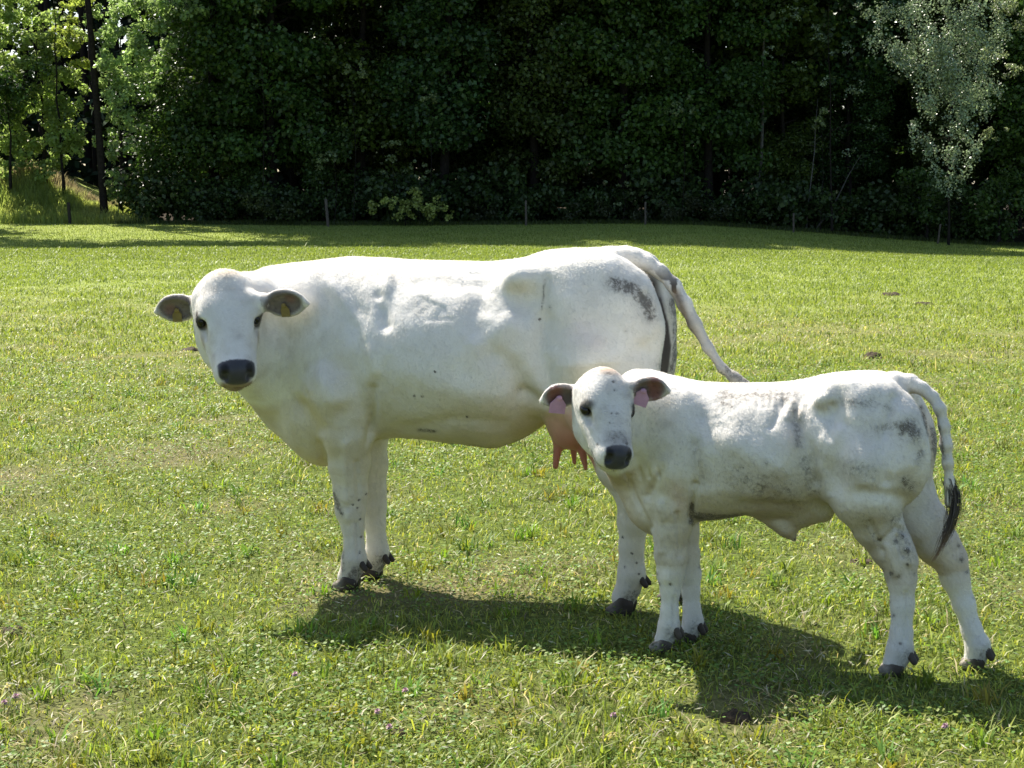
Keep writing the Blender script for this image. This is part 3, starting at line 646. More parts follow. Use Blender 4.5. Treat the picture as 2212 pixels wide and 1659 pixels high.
    spot([(1820, 868), (1880, 872)], 14, .48); spot([(1900, 925), (1950, 920)], 16, .5); spot([(1740, 1000), (1760, 1060)], 22, .50); spot([(1600, 1040), (1700, 1060)], 44, .44); spot([(1560, 852), (1700, 856)], 22, .54); spot([(1715, 850), (1725, 960)], 14, .46); spot([(1840, 1010), (1880, 1020)], 26, .42); spot([(1500, 960), (1520, 1040)], 20, .34)
    spot([(1560, 870), (1580, 878)], 5, .7); spot([(1655, 1000)], 9, .6); spot([(1575, 878)], 3, .95)
    for q, w in (((1512, 1225), 4), ((1418, 1240), 5), ((1422, 1262), 6), ((1448, 1262), 4), ((1605, 1010), 3.5), ((1593, 1017), 3), ((1900, 1165), 6), ((1935, 1170), 9), ((1960, 1190), 9), ((1925, 1240), 7), ((1940, 1245), 5), ((1975, 1240), 4), ((1920, 1300), 5),
                 ((1960, 1220), 5), ((1950, 1160), 6), ((1840, 1150), 5), ((2076, 1210), 8), ((2088, 1235), 7), ((2070, 1180), 6), ((2105, 1290), 5), ((1945, 1390), 5), ((1930, 1330), 5), ((1905, 1230), 5), ((1718, 1166), 6)):
        spot([q], w, .85, body)
    spot([(1930, 1120), (1965, 1200)], 26, .46, body*(V[:, 1] < .03)); spot([(1870, 1120), (1900, 1180)], 16, .40, body)
    foot = sstep(.14, .07, V[:, 2])*sstep(-.5, .4, N[:, 0]); dirt = np.maximum(dirt, foot*.5)
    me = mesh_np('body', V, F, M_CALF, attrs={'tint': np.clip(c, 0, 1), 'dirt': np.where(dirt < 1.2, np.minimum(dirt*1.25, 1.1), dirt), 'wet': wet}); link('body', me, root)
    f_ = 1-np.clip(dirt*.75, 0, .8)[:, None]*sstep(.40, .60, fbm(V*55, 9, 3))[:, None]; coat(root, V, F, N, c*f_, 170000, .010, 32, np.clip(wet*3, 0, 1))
    for s_ in (-1, 1): eyeball(root, hp(.375, -.125, .214*s_), (.025, .019, .019), HM)
    for (px, py), (fx, fy, fr_), y, w, li in (((1434, 1386), (1445, 1350, .036), -.066, .080, 1.0), ((1487, 1374), (1497, 1341, .035), .066, .080, .5), ((1931, 1438), (1944, 1402, .043), -.084, .085, .9), ((2106, 1426), (2112, 1394, .040), .087, .082, .7)):
        p = L(px, py, y); q = L(fx, fy, y); hoof(root, fr, (p[0], y, min(max(p[2], .04), .055)), (q[0], y, q[2], fr_), w, .066, li)
    down = fr.M @ np.array([0, 0, -1.0])
    for (ec, EM), sx, tl in ((earL, .006, .12), (earR, -.016, -.35)):
        O = EM[1]; A = down-(down @ O)*O*.7+EM[0]*tl; A /= np.linalg.norm(A); S = np.cross(A, O)
        S /= np.linalg.norm(S); tag_mesh(root, ec+O*.012+EM[0]*sx, A, np.cross(S, A), S, .058, .062, M_TAGP)
    # switch: tuft of long hair
    rs = R(4); Vs = []; Fs = []; hc = []; a = L(2050, 1035, -.025); mid = L(2066, 1085, -.03); lowp = L(2050, 1150, -.03); end = L(2014, 1215, -.03)
    for i in range(210):
        wob = rs.normal(0, .008, 3); t0 = rs.uniform(-1, 1); th = rs.uniform(0, 6.28); rr = rs.uniform(.2, 1)**.6; off = np.array([math.cos(th)*.020, math.sin(th)*.020, 0])*rr
        le = rs.uniform(.45, 1.0)**.7; pts = []
        for k in range(6):
            t = k/5*le; b = (1-t)**3*a+3*(1-t)**2*t*(mid+np.array([.02, 0, -.02]))+3*(1-t)*t*t*lowp+t**3*end
            sp = (.35+.95*math.sin(min(t*1.15, 1)*math.pi))*(1-.5*t)*(1+.5*t0); pts.append(b+off*sp+wob*math.sin(t*5+th)+np.array([.004*t0, 0, 0]))
        w = .0013; hc.append(rs.uniform(.4, 2.2)); n0 = len(Vs)
        sd = np.array([math.cos(th+1.57), math.sin(th+1.57), 0])
        for k, p in enumerate(pts): ww = w*(1-.75*k/5); Vs += [p-sd*ww, p+sd*ww]
        for k in range(5): Fs.append([n0+2*k, n0+2*k+1, n0+2*k+3, n0+2*k+2])
    zt = np.array(Vs)[:, 2]; z0, z1 = a[2], end[2]; f = np.clip((z0-zt)/(z0-z1), 0, 1)
    cl = np.array([.050, .042, .040])*np.repeat(hc, 12)[:, None]*(1-sstep(.55, .95, f))[:, None]+np.array([.30, .20, .13])*sstep(.55, .95, f)[:, None]
    tm = NT('tail_switch'); ms = tm.finish(tm.bsdf(tm.attr('tint').outputs['Color'], .55, .3))
    link('tail_switch', mesh_np('tail_switch', np.array(Vs), np.array(Fs), ms, attrs={'tint': cl}), root)
    return fr
build_cow(); build_calf()
# ---------------------------------------------------------------- the land
def px_of(x, y): return W0/2+FPX*x/np.maximum(y, .5)
def gz(x, y):
    x = np.asarray(x, float); y = np.asarray(y, float)
    t = px_of(x, y)
    prof = np.interp(y, [-20, 18, 35, 55, 70, 80, 88, 96, 130, 260], [0, 0, -.06, -.30, -.40, -.12, .20, .45, 1.6, 4])
    drop = sstep(1350, 2350, t)*np.interp(y, [30, 45, 70, 88, 130], [0, .14, .56, 1.18, 1.4])
    z = prof-drop
    z = z+.018*np.sin(x*1.1+.4)*np.sin(y*.83+1)*sstep(13, 22, y)+.05*np.sin(x*.21)*np.sin(y*.17)*sstep(20, 40, y)
    bank = 2.3*sstep(350, 60, t-6*np.sin(x*.9))*sstep(88.4, 95.5, y+1.6)*(.75+.5*vnoise(np.stack([np.ravel(x*.5), np.ravel(y*.5), 0*np.ravel(x)], 1), 3).reshape(np.shape(x)))*(y > 80)*(1-sstep(-60, -160, t)*.4)
    return z+bank
ys = np.concatenate([np.linspace(-14, 4, 10), np.linspace(4.5, 30, 52), np.linspace(30.6, 84, 70), np.linspace(84.5, 100, 50), np.linspace(102, 150, 20), [180, 260]])
us = np.linspace(-1, 1, 121)
G = np.stack([np.outer(9+.46*np.maximum(ys, 0), us), np.outer(ys, np.ones(121))], -1).reshape(-1, 2)
Z = gz(G[:, 0], G[:, 1]); n1 = len(ys)
idx = np.arange(n1*121).reshape(n1, 121)
F = np.stack([idx[:-1, :-1], idx[:-1, 1:], idx[1:, 1:], idx[1:, :-1]], -1).reshape(-1, 4)
def patch(P):
    """0..1 dryness of the sward"""
    q = np.stack([P[:, 0], P[:, 1]*.8, np.zeros(len(P))], 1)
    a = fbm(q*1.4, 31, 3); b = fbm(q*.25, 32, 3)
    return np.clip(sstep(.46, .66, a*.65+b*.35), 0, 1)
dry = patch(G)
wood = sstep(88.0, 90.5, G[:, 1])*(1-sstep(330, 230, px_of(G[:, 0], G[:, 1])))
t = NT('pasture'); ob = t.obj()
na = t.noise(2.2, 4, .7, ob); nb = t.noise(26, 5, .75, ob); ncv = t.noise(.35, 3, .6, ob)
g = t.mix(t.ramp(nb, [(.34, 0), (.66, 1)]), (.030, .050, .009), (.20, .26, .05))
far = t.mix(t.ramp(nb, [(.32, 0), (.60, 1)]), (.165, .230, .040), (.285, .345, .080))
far = t.mix(t.ramp(na, [(.35, 0), (.68, .55)]), far, (.32, .345, .11)); far = t.mix(t.ramp(ncv, [(.4, 0), (.7, .35)]), far, (.21, .29, .055))
spx = t.n('SeparateXYZ'); t.l(ob, spx.inputs[0]); fy = t.math('MULTIPLY', t.math('SUBTRACT', spx.outputs[1], 9), 1/22, clamp=True)
g = t.mix(fy, g, far)
soil = t.mix(nb, (.10, .09, .045), (.27, .24, .12)); g = t.mix(t.math('MULTIPLY', t.attr('dry').outputs['Fac'], t.math('SUBTRACT', 1.0, fy)), g, soil)
litter = t.mix(nb, (.018, .015, .010), (.05, .038, .022)); g = t.mix(t.attr('wood').outputs['Fac'], g, litter)
M_PAST = t.finish(t.bsdf(g, .9, .1, t.bump(t.math('ADD', nb, na), .9, .04)))
tag(link('pasture', mesh_np('pasture', np.column_stack([G, Z]), F, M_PAST, attrs={'dry': dry, 'wood': wood})), 'short grazed green pasture', None, None, 'structure')

# ---------------------------------------------------------------- grass: blades, clover leaves, straw
def leaf_mat(name, trans=.45, rough=.5, spec=.35, tmul=(1.1, 1.12, .55)):
    t = NT(name); col = t.attr('tint').outputs['Color']
    geo = t.n('NewGeometry'); b = t.bsdf(col, rough, spec)
    tr = t.n('BsdfTranslucent'); tc = t.mix(1.0, col, tmul, 'MULTIPLY'); t.l(tc, tr.inputs[0])
    mx = t.n('MixShader'); mx.inputs[0].default_value = trans; t.l(b, mx.inputs[1]); t.l(tr.outputs[0], mx.inputs[2])
    return t.finish(mx.outputs[0])
M_BLADE = leaf_mat('grass_blade', .44, .48, .28, (1.12, 1.1, .6))
def blades(name, X, Y, Zb, h, w, lean, az, col, curl=.5, mat=None):
    n = len(X); d = np.stack([np.cos(az), np.sin(az), np.zeros(n)], 1); s = np.stack([-np.sin(az), np.cos(az), np.zeros(n)], 1)
    base = np.stack([X, Y, Zb], 1); up = np.array([0, 0, 1.0])
    m = base+up*(h*.55)[:, None]+d*(h*lean*.35)[:, None]; tip = base+up*(h*(1-.35*lean*curl))[:, None]+d*(h*lean)[:, None]
    V = np.stack([base-s*(w*.4)[:, None], base+s*(w*.4)[:, None], m-s*(w*.5)[:, None], m+s*(w*.5)[:, None], tip], 1).reshape(-1, 3)
    o = (np.arange(n)*5)[:, None]; Fc = np.concatenate([o+np.array([[0, 1, 3]]), o+np.array([[0, 3, 2]]), o+np.array([[2, 3, 4]])], 1).reshape(-1, 3)
    return V, Fc, np.repeat(col, 5, 0)
def quads(C, A, Bv, col):
    """diamond leaves with half axes A and Bv"""
    V = np.stack([C-A, C-Bv, C+A, C+Bv], 1).reshape(-1, 3); o = (np.arange(len(C))*4)[:, None]
    Fc = np.concatenate([o+np.array([[0, 1, 2]]), o+np.array([[0, 2, 3]])], 1).reshape(-1, 3)
    return V, Fc, np.repeat(col, 4, 0)
def join(parts):
    V = []; F = []; C = []; o = 0
    for v, f, c in parts: V.append(v); F.append(f+o); C.append(c); o += len(v)
    return np.concatenate(V), np.concatenate(F), np.concatenate(C)
rs = R(11)
N = 620000; y0, y1 = 4.3, 64.0
Y = (math.sqrt(y0)+rs.rand(N)*(math.sqrt(y1)-math.sqrt(y0)))**2; X = (rs.rand(N)*2-1)*(.345*Y+1.3)
P2 = np.stack([X, Y], 1); dr = patch(P2); q3 = np.stack([X, Y, 0*X], 1)
tuft = fbm(q3*3.1, 41, 3); keep = rs.rand(N) < (1-.45*dr)*(.55+.9*tuft); X, Y, dr, tuft, q3 = X[keep], Y[keep], dr[keep], tuft[keep], q3[keep]; n = len(X)
sc = np.maximum(1, Y/8.5)
lush = sstep(.55, .70, tuft)
h = (.015+.028*rs.rand(n)**1.5+.040*lush*rs.rand(n))*(1-.35*dr)*sc**.45*(1+.25*sstep(7, 5, Y)); h *= np.where(rs.rand(n) < .015, 1.9, 1)
w = (.0028+.0042*rs.rand(n)**1.5)*sc**.85
lean = rs.uniform(.2, 1.5, n); az = rs.uniform(0, 6.283, n)
base_c = np.array([.165, .240, .038]); yel = np.array([.36, .38, .075]); straw = np.array([.52, .45, .26]); deep = np.array([.085, .165, .028])
r1 = rs.rand(n)[:, None]; col = base_c*(1-r1)+yel*r1; col = col*(1-.55*lush[:, None]*rs.rand(n)[:, None])+deep*.55*lush[:, None]*rs.rand(n)[:, None]
ism = (rs.rand(n) < .07+.34*dr)[:, None]; col = np.where(ism, straw*rs.uniform(.6, 1.15, n)[:, None], col)*(rs.uniform(.45, 1.55, n)*(.55+.9*fbm(q3*13, 43, 2)))[:, None]
fy = sstep(14, 34, Y)[:, None]; col = col*(1-fy*.85)+np.array([.215, .285, .062])*fy*.85
lean = np.where(ism[:, 0], lean*1.6, lean)
parts = [blades('g', X, Y, gz(X, Y)-.003, h, w, lean, az, col)]
# clover and plantain leaves near the camera
N = 210000; Y = (math.sqrt(4.3)+rs.rand(N)*(math.sqrt(17)-math.sqrt(4.3)))**2; X = (rs.rand(N)*2-1)*(.325*Y+1.0)
cl = fbm(np.stack([X*1.7, Y*1.7, 0*X], 1), 55, 3); keep = rs.rand(N) < sstep(.38, .60, cl)*.95+.10; X, Y = X[keep], Y[keep]; n = len(X)
th = rs.uniform(0, 6.283, n); r = rs.uniform(.0035, .0085, n)*np.maximum(1, Y/9)**.5
nrm = rs.normal(0, .42, (n, 3)); nrm[:, 2] = 1; nrm /= np.linalg.norm(nrm, axis=1)[:, None]
a = np.stack([np.cos(th), np.sin(th), 0*th], 1); a -= nrm*(a*nrm).sum(1)[:, None]; b = np.cross(nrm, a)
C = np.stack([X, Y, gz(X, Y)+rs.uniform(.008, .042, n)], 1); cc = np.array([.15, .25, .05])*rs.uniform(.7, 1.5, n)[:, None]; cc[:, 0] *= rs.uniform(.8, 1.5, n)
parts.append(quads(C, a*r[:, None]*1.35, b*r[:, None], cc))
# straw and pale dead blades lying on the sward, paled to paint in sparkle
n = 9000; Y = (math.sqrt(4.3)+rs.rand(n)*(math.sqrt(24)-math.sqrt(4.3)))**2; X = (rs.rand(n)*2-1)*(.325*Y+1.0); th = rs.uniform(0, 6.283, n)
ln = rs.uniform(.008, .026, n); a = np.stack([np.cos(th), np.sin(th), rs.uniform(-.5, .5, n)], 1)*ln[:, None]; b = np.stack([-np.sin(th), np.cos(th), rs.normal(0, .5, n)], 1)*.0022*np.maximum(1, Y/9)[:, None]
C = np.stack([X, Y, gz(X, Y)+rs.uniform(.02, .045, n)], 1); parts.append(quads(C, a, b, np.array([.62, .60, .46])*rs.uniform(.6, 1.2, n)[:, None]))
# broad leaved rosettes and coarse tufts
nt = 520; ty = (math.sqrt(4.4)+rs.rand(nt)*(math.sqrt(15)-math.sqrt(4.4)))**2; tx = (rs.rand(nt)*2-1)*(.325*ty+.8); k_ = rs.randint(9, 22, nt); X = np.repeat(tx, k_)+rs.normal(0, .022, k_.sum()); Y = np.repeat(ty, k_)+rs.normal(0, .022, k_.sum()); n = len(X)
parts.append(blades('r', X, Y, gz(X, Y)-.002, rs.uniform(.035, .095, n), rs.uniform(.004, .010, n), rs.uniform(.3, 1.3, n), rs.uniform(0, 6.28, n), np.repeat(np.stack([rs.uniform(.13, .30, nt), rs.uniform(.22, .34, nt), rs.uniform(.03, .06, nt)], 1), k_, 0)*rs.uniform(.7, 1.3, n)[:, None]))
# the far sward
n = 200000; Y = rs.uniform(50, 89, n); X = (rs.rand(n)*2-1)*(.38*Y+1); q_ = fbm(np.stack([X*.5, Y*.5, 0*X], 1), 71, 3)[:, None]
parts.append(blades('f', X, Y, gz(X, Y)-.01, rs.uniform(.04, .11, n), rs.uniform(.012, .028, n), rs.uniform(.1, 1, n), rs.uniform(0, 6.28, n), (np.array([.17, .24, .05])*(1-q_)+np.array([.26, .31, .075])*q_)*rs.uniform(.55, 1.35, n)[:, None]))
# taller seed stalks
n = 900; Y = rs.uniform(4.5, 16, n); X = (rs.rand(n)*2-1)*(.325*Y+1); parts.append(blades('s', X, Y, gz(X, Y), rs.uniform(.06, .13, n), np.full(n, .0022), rs.uniform(.1, .8, n), rs.uniform(0, 6.28, n), np.array([.13, .15, .05])*rs.uniform(.5, 1.6, n)[:, None]))
V, F, C = join(parts)
tag(link('grass', mesh_np('grass', V, F, M_BLADE, attrs={'tint': C}, smooth=False)), 'short pasture grass with clover leaves and dry straw', 'grass', None, 'stuff')

# ---------------------------------------------------------------- small things in the grass
def rg(px, py):
    """ground point seen at a photo point (near, level part of the field)"""
    r = ray(px, py); p = np.array([0, 0, CAM_H])-r*(CAM_H/r[2])
    for _ in range(25): tt = (gz(p[0], p[1])-CAM_H)/r[2]; p = np.array([0, 0, CAM_H])+r*tt
    return p
M_PINK = simple('clover_pink', (.50, .32, .40), .7, .2, 200, .35); M_STEM = simple('stem_green', (.09, .14, .03), .6)
M_DUNG = simple('dung', (.050, .036, .022), .85, .2, 40, .5, 1.0)
for i, (px, py, lab, hh) in enumerate([(10, 1541, 'pink clover flower at the left edge of the photo, lower left one of two', .05), (36, 1534, 'pink clover flower at the left edge, right one of the neighbouring two', .06),
        (638, 1478, 'small pink clover flower in the grass left of the cow\'s shadow tip', .05), (816, 1558, 'pale pink clover flower in the bright foreground grass below the cow shadow', .045), (841, 1592, 'pale pink clover flower low in the foreground, lowest of the left middle ones', .045),
        (876, 1511, 'pale pink clover flower in the foreground, topmost of the three below the cow shadow', .045), (2040, 1590, 'small pink clover flower near the right bottom corner of the field', .045), (1325, 1562, 'dull pink clover flower left of the brown clod at the shadow edge', .04)]):
    p = rg(px, py+10); e = link('clover_flower', None, None, p); tag(e, lab, 'flower', 'pink clover flowers in the foreground grass')
    rr = R(100+i); n = 60; ph = rr.uniform(0, 6.28, n); ct = rr.uniform(-.5, 1, n); st = np.sqrt(1-ct**2); D = np.stack([st*np.cos(ph), st*np.sin(ph), ct], 1); rad = .0095
    Cn = D*rad*.75; side = np.cross(D, [0, 0, 1.0])+1e-4; side /= np.linalg.norm(side, axis=1)[:, None]
    v, f, c = quads(Cn, D*rad*.55, side*.0022, np.ones((n, 3))); v[:, 2] += hh
    link('petals', mesh_np('petals', v, f, M_PINK, smooth=False), e)
    th = np.linspace(0, 2*math.pi, 6, endpoint=False); v = [(.0011*math.cos(a), .0011*math.sin(a), z) for z in (0, hh) for a in th]; f = [[k, (k+1) % 6, 6+(k+1) % 6, 6+k] for k in range(6)]
    link('stem', mesh_np('stem', np.array(v), f, M_STEM), e)
def clod(name, px, py, r, hgt, lab, cat, mat, seed):
    p = rg(px, py); rr = 18; th = np.linspace(0, 2*math.pi, 22, endpoint=False); V = [[0, 0, hgt]]; q = [np.array([0, 0, hgt])]
    for k in range(1, 7):
        for a in th:
            s_ = k/6; V.append([math.cos(a)*r*s_*1.25, math.sin(a)*r*s_, hgt*(1-s_**2.4)])
    V = np.array(V); nz = fbm(V/r*2.4+seed*7, seed, 3)-.5; V[:, 2] += nz*hgt*1.3*(1-(np.hypot(V[:, 0]/1.25, V[:, 1])/r)**4); V[:, :2] *= 1+(fbm(V/r*1.1+3, seed+1, 2)[:, None]-.5)*.5
    V[:, 2] = np.where(np.hypot(V[:, 0], V[:, 1]) > r*.93, -.01, V[:, 2]); F = [[0, 1+i, 1+(i+1) % 22] for i in range(22)]
    for k in range(5):
        for i in range(22): F.append([1+k*22+i, 1+(k+1)*22+i, 1+(k+1)*22+(i+1) % 22, 1+k*22+(i+1) % 22])
    tag(link(name, mesh_np(name, V, F, mat), None, p), lab, cat, 'dark dung and clods in the pasture')
for i, a in enumerate([('dung_pat', 1588, 1556, .055, .03, 'dark brown dung pat at the lower edge of the calf shadow'), ('dung_pat', 30, 1368, .045, .028, 'dark dung pat at the left edge of the field, beside pale dead grass'),
        ('dung_pat', 1885, 775, .10, .06, 'dark clod standing up in the far pasture above the calf\'s rump'), ('dung_pat', 412, 758, .10, .04, 'small dark clod in the pasture just left of the cow\'s cheek'), ('dung_pat', 1860, 1215, .06, .015, 'flat brown dung pat on the grass in front of the calf\'s hind leg'),
        ('dung_pat', 1925, 638, .16, .05, 'flat dark patch of dung far off above the calf\'s hips'), ('dung_pat', 1995, 658, .16, .04, 'thin dark patch of dung far off above the calf\'s tail'), ('dung_pat', 862, 1590, .03, .02, 'small brown clod in the foreground grass near the clover flowers')]):
    clod(*a[:6], 'dung', M_DUNG, i+1)

# ---------------------------------------------------------------- the edge of the wood
M_LEAF = leaf_mat('leaf', .38, .42, .45, (1.0, 1.1, .75)); M_YOUNG = leaf_mat('young_leaf', .60, .4, .5, (1.1, 1.12, .8)); M_SILV = leaf_mat('silver_leaf', .34, .33, .7, (1, 1.05, .9)); M_BARK = simple('bark', (.020, .017, .015), .9, .1, 9, .5, 1.0); M_BIRCH = simple('birch_bark', (.11, .105, .10), .8, .2, 6, .45, .5)
def tube(pts, rads, n=8):
    P = np.array(pts, float); V = []; F = []
    for i, p in enumerate(P):
        d = P[min(i+1, len(P)-1)]-P[max(i-1, 0)]; d /= np.linalg.norm(d)+1e-9; u = np.cross(d, [0, 1, .13]); u /= np.linalg.norm(u)+1e-9; v = np.cross(d, u)
        for k in range(n): a = 2*math.pi*k/n; V.append(p+(u*math.cos(a)+v*math.sin(a))*rads[i])
    for i in range(len(P)-1):
        for k in range(n): F.append([i*n+k, i*n+(k+1) % n, (i+1)*n+(k+1) % n, (i+1)*n+k])
    return np.array(V), np.array(F)
def joinq(parts):
    V = []; F = []; o = 0
    for v, f in parts: V.append(v); F.append(f+o); o += len(v)
    return np.concatenate(V), np.concatenate(F)
def wood_mesh(name, h, r, seed, limbs=9, lean=(0, 0), z0=.35, spread=3.0, mat=None, bend=.3):
    rr = R(seed); k = 9; ts = np.linspace(0, 1, k); wob = np.cumsum(rr.normal(0, bend*.25, (k, 2)), 0)
    P = np.stack([wob[:, 0]+lean[0]*ts, wob[:, 1]+lean[1]*ts, ts*h-.3], 1); P[:2, :2] *= .3
    parts = [tube(P, r*(1-ts*.85)*(1+.5*np.exp(-ts*22)), 10)]
    for i in range(limbs):
        t0 = rr.uniform(z0, .95); p = np.array([np.interp(t0, ts, P[:, j]) for j in range(3)]); a = rr.uniform(0, 6.28); ln = spread*rr.uniform(.5, 1)*(1.1-t0*.6)
        q = [p]; rad = [r*(1-t0*.85)*.5]
        for s_ in range(1, 5): q.append(p+np.array([math.cos(a+s_*.12), math.sin(a+s_*.12), 0])*ln*s_/4+np.array([0, 0, ln*(.5*s_/4-.25*(s_/4)**2)])+rr.normal(0, .08, 3)); rad.append(rad[0]*(1-s_*.22))
        parts.append(tube(q, rad, 6))
    V, F = joinq(parts); return mesh_np(name, V, F, mat or M_BARK)
def crown_mesh(name, blobs, seed, size=(.05, .10), dens=55, col=(.045, .075, .018), var=.35, shell=.55, droop=0.0, yel=.0, mat=None):
    """blobs: (x, y, z, rx, ry, rz, density factor) clumps of leaves, each leaf a small folded face"""
    rr = R(seed); parts = []
    for (x, y, z, rx, ry, rz, df) in blobs:
        n = int(dens*df*(rx*ry+ry*rz+rx*rz)*4.2/ (np.mean(size)/.075)**2)
        D = rr.normal(0, 1, (n, 3)); D /= np.linalg.norm(D, axis=1)[:, None]; rad = rr.uniform(0, 1, n)**shell
        lump = .78+.5*fbm(D*2.3+x*3+z, seed+5, 2); Cn = np.array([x, y, z])+D*np.array([rx, ry, rz])*(rad*lump)[:, None]; Cn[:, 2] -= droop*rr.rand(n)**2*rz
        s_ = rr.uniform(size[0], size[1], n); nrm = D*.5+rr.normal(0, .55, (n, 3))+np.array([0, 0, .45]); nrm /= np.linalg.norm(nrm, axis=1)[:, None]
        a = rr.normal(0, 1, (n, 3)); a -= nrm*(a*nrm).sum(1)[:, None]; a /= np.linalg.norm(a, axis=1)[:, None]; b = np.cross(nrm, a)
        cb = np.array(col)*rr.uniform(.8, 1.25); c = cb*(1+rr.uniform(-var, var, n))[:, None]; yy = rr.rand(n)*yel; c = c*(1-yy[:, None])+np.array([.20, .25, .035])*yy[:, None]
        parts.append(quads(Cn, a*s_[:, None], b*s_[:, None]*.72, c))
    V, F, C = join(parts); return mesh_np(name, V, F, mat or M_LEAF, attrs={'tint': C}, smooth=False)
def forest_blobs(seed, w, z0, z1, n, d=2.6):
    """hanging billows of foliage in the part one sees, big loose clumps in the top that shades them"""
    rr = R(seed); out = []
    for i in range(n):
        t = rr.rand(); z = z0+(min(z1, 13.5)-z0)*t; a = rr.uniform(0, 6.28); rad = w*(.55+.45*math.sin(min(1, .25+t)*math.pi*.5))*rr.uniform(.55, 1)
        s_ = rr.uniform(.8, 1.8); out.append((rad*math.cos(a), rad*math.sin(a)*.8, z, s_*1.15, s_, s_*.6, 1.0))
    return out
def top_blobs(seed, w, z0, z1, n):
    rr = R(seed); out = []
    for i in range(n):
        t = rr.rand(); z = z0+(z1-z0)*t; a = rr.uniform(0, 6.28); rad = w*math.sqrt(max(.05, 1-(t*1.0)**2.2))*rr.uniform(.1, 1)
        s_ = rr.uniform(1.3, 2.3); out.append((rad*math.cos(a), rad*math.sin(a), z, s_*1.2, s_*1.2, s_*.7, 1.0))
    return out
def merge(name, mA, mB):
    V = []; F = []; C = []; o = 0
    for m in (mA, mB):
        v = np.empty(len(m.vertices)*3, np.float32); m.vertices.foreach_get('co', v); f = np.empty(len(m.polygons)*3, np.int32); m.polygons.foreach_get('vertices', f)
        c = np.empty(len(m.vertices)*4, np.float32); m.color_attributes['tint'].data.foreach_get('color', c)
        V.append(v.reshape(-1, 3)); F.append(f.reshape(-1, 3)+o); C.append(c.reshape(-1, 4)[:, :3]); o += len(m.vertices)
    r = mesh_np(name, np.concatenate(V), np.concatenate(F), mA.materials[0], attrs={'tint': np.concatenate(C)}, smooth=False)
    for m in (mA, mB): bpy.data.meshes.remove(m)
    return r
def plant(name, x, y, crown, trunk, label, cat='tree', group=None, rot=0, s=1.0, dz=0):
    e = link(name, None, None, (x, y, float(gz(x, y))+dz)); e.rotation_euler = (0, 0, rot); e.scale = (s, s, s); tag(e, label, cat, group)
    if crown: link('crown', crown, e)
    if trunk: link('trunk', trunk, e)
    return e
VAR = []
for k, (w, z0, zt, n, col) in enumerate([(3.2, 2.6, 27, 62, (.058, .110, .020)), (3.6, 3.2, 29, 66, (.050, .100, .020)), (3.0, 2.0, 25, 60, (.070, .110, .018)), (3.4, 3.6, 30, 60, (.044, .090, .022)), (2.8, 2.2, 26, 56, (.066, .098, .022))]):
    a = crown_mesh('crown', forest_blobs(200+k, w, z0, zt, n), 300+k, (.08, .165), 44, col, .35, .42)
    b = crown_mesh('crown', top_blobs(230+k, w+1.8, 13, zt, 46), 340+k, (.22, .36), 46, col, .3, .8)
    VAR.append((merge('crown', a, b), wood_mesh('trunk', zt-3, .26, 260+k, 10, z0=.25, spread=4)))
DARK = 'dark broadleaf tree in the shaded wall of forest behind the field'
GRP = 'dark trees of the forest edge'
rf = R(5)
row1 = [(-15.9, 91.8), (-12.6, 91), (-8.0, 92.6), (-3.6, 90.6), (1.2, 91.0), (5.8, 90.2), (10.4, 91.2), (14.6, 93.0), (18.6, 94.6), (23.6, 94.2), (28.4, 91.6), (33, 92)]
row2 = [(-17.6, 98.6), (-14.8, 98), (-5.6, 97.5), (-.8, 98.4), (3.6, 97.0), (8.4, 98.2), (12.6, 98.6), (16.2, 100.5), (21.0, 100.5), (26, 99), (31.4, 98.4)]
row3 = [(-17, 106), (-11, 107), (-5, 105), (1, 106.5), (7, 105.5), (12.6, 107), (18.5, 108.5), (24.5, 106.5), (31, 106)]
k = 0
row0 = [(-34.5, 89), (-39, 88), (-40.5, 92.5), (-45, 90), (-43.5, 98), (-49, 94), (37.5, 91), (42, 94)]
for x, y in row1+row2+row3+row0:
    c, tr = VAR[k % 5]; plant('forest_tree', x, y, c, tr, DARK, 'tree', GRP, rf.uniform(0, 6.28), rf.uniform(.92, 1.1)*(.62 if 11.5 < x < 24.5 and y < 103 else .55 if x == -14.6 else 1)); k += 1
# the deep of the wood beyond: trunks and foliage nobody could count
rr = R(77); parts = []
for i in range(220):
    x = rr.uniform(-88, 80); y = rr.uniform(118, 134); z = float(gz(x, y)); parts.append(tube([(x, y, z-.5), (x+rr.normal(0, .3), y, z+12), (x+rr.normal(0, .5), y, z+26)], [.24, .19, .08], 6))
V, F = joinq(parts); F3 = np.concatenate([F[:, [0, 1, 2]], F[:, [0, 2, 3]]])
bl = []
for i in range(560):
    x = rr.uniform(-92, 80); y = rr.uniform(119, 136); z = rr.uniform(8, 30); s_ = rr.uniform(2, 3.6); bl.append((x, y, float(gz(x, y))+z, s_*1.2, s_, s_*.8, 1.0))
for i in range(300):
    x = -66+132*(i % 100)/100+rr.normal(0, .3); y = 128+4*(i//100); bl.append((x, y, float(gz(x, y))+rr.uniform(0, 3)+2.6*(i//100), 2.0, 1.4, 3.6, 1.8))
for i in range(420):
    bl.append((rr.uniform(-60, 60), rr.uniform(137, 143), rr.uniform(4, 24), 2.8, 1.5, 2.4, 1.3))
for i in range(110):
    bl.append((rr.uniform(-26, -6), rr.uniform(112, 118), rr.uniform(5, 15), 2.0, 1.5, 1.6, 1.1))
for i in range(160):
    x = rr.uniform(-50, 50); y = rr.uniform(110, 118); bl.append((x, y, float(gz(x, y))+rr.uniform(0, 5), 1.6, 1.2, 1.3, 1.1))
t = NT('deep_wood'); M_DEEP = t.finish(t.bsdf(t.attr('tint').outputs['Color'], .9, .05))
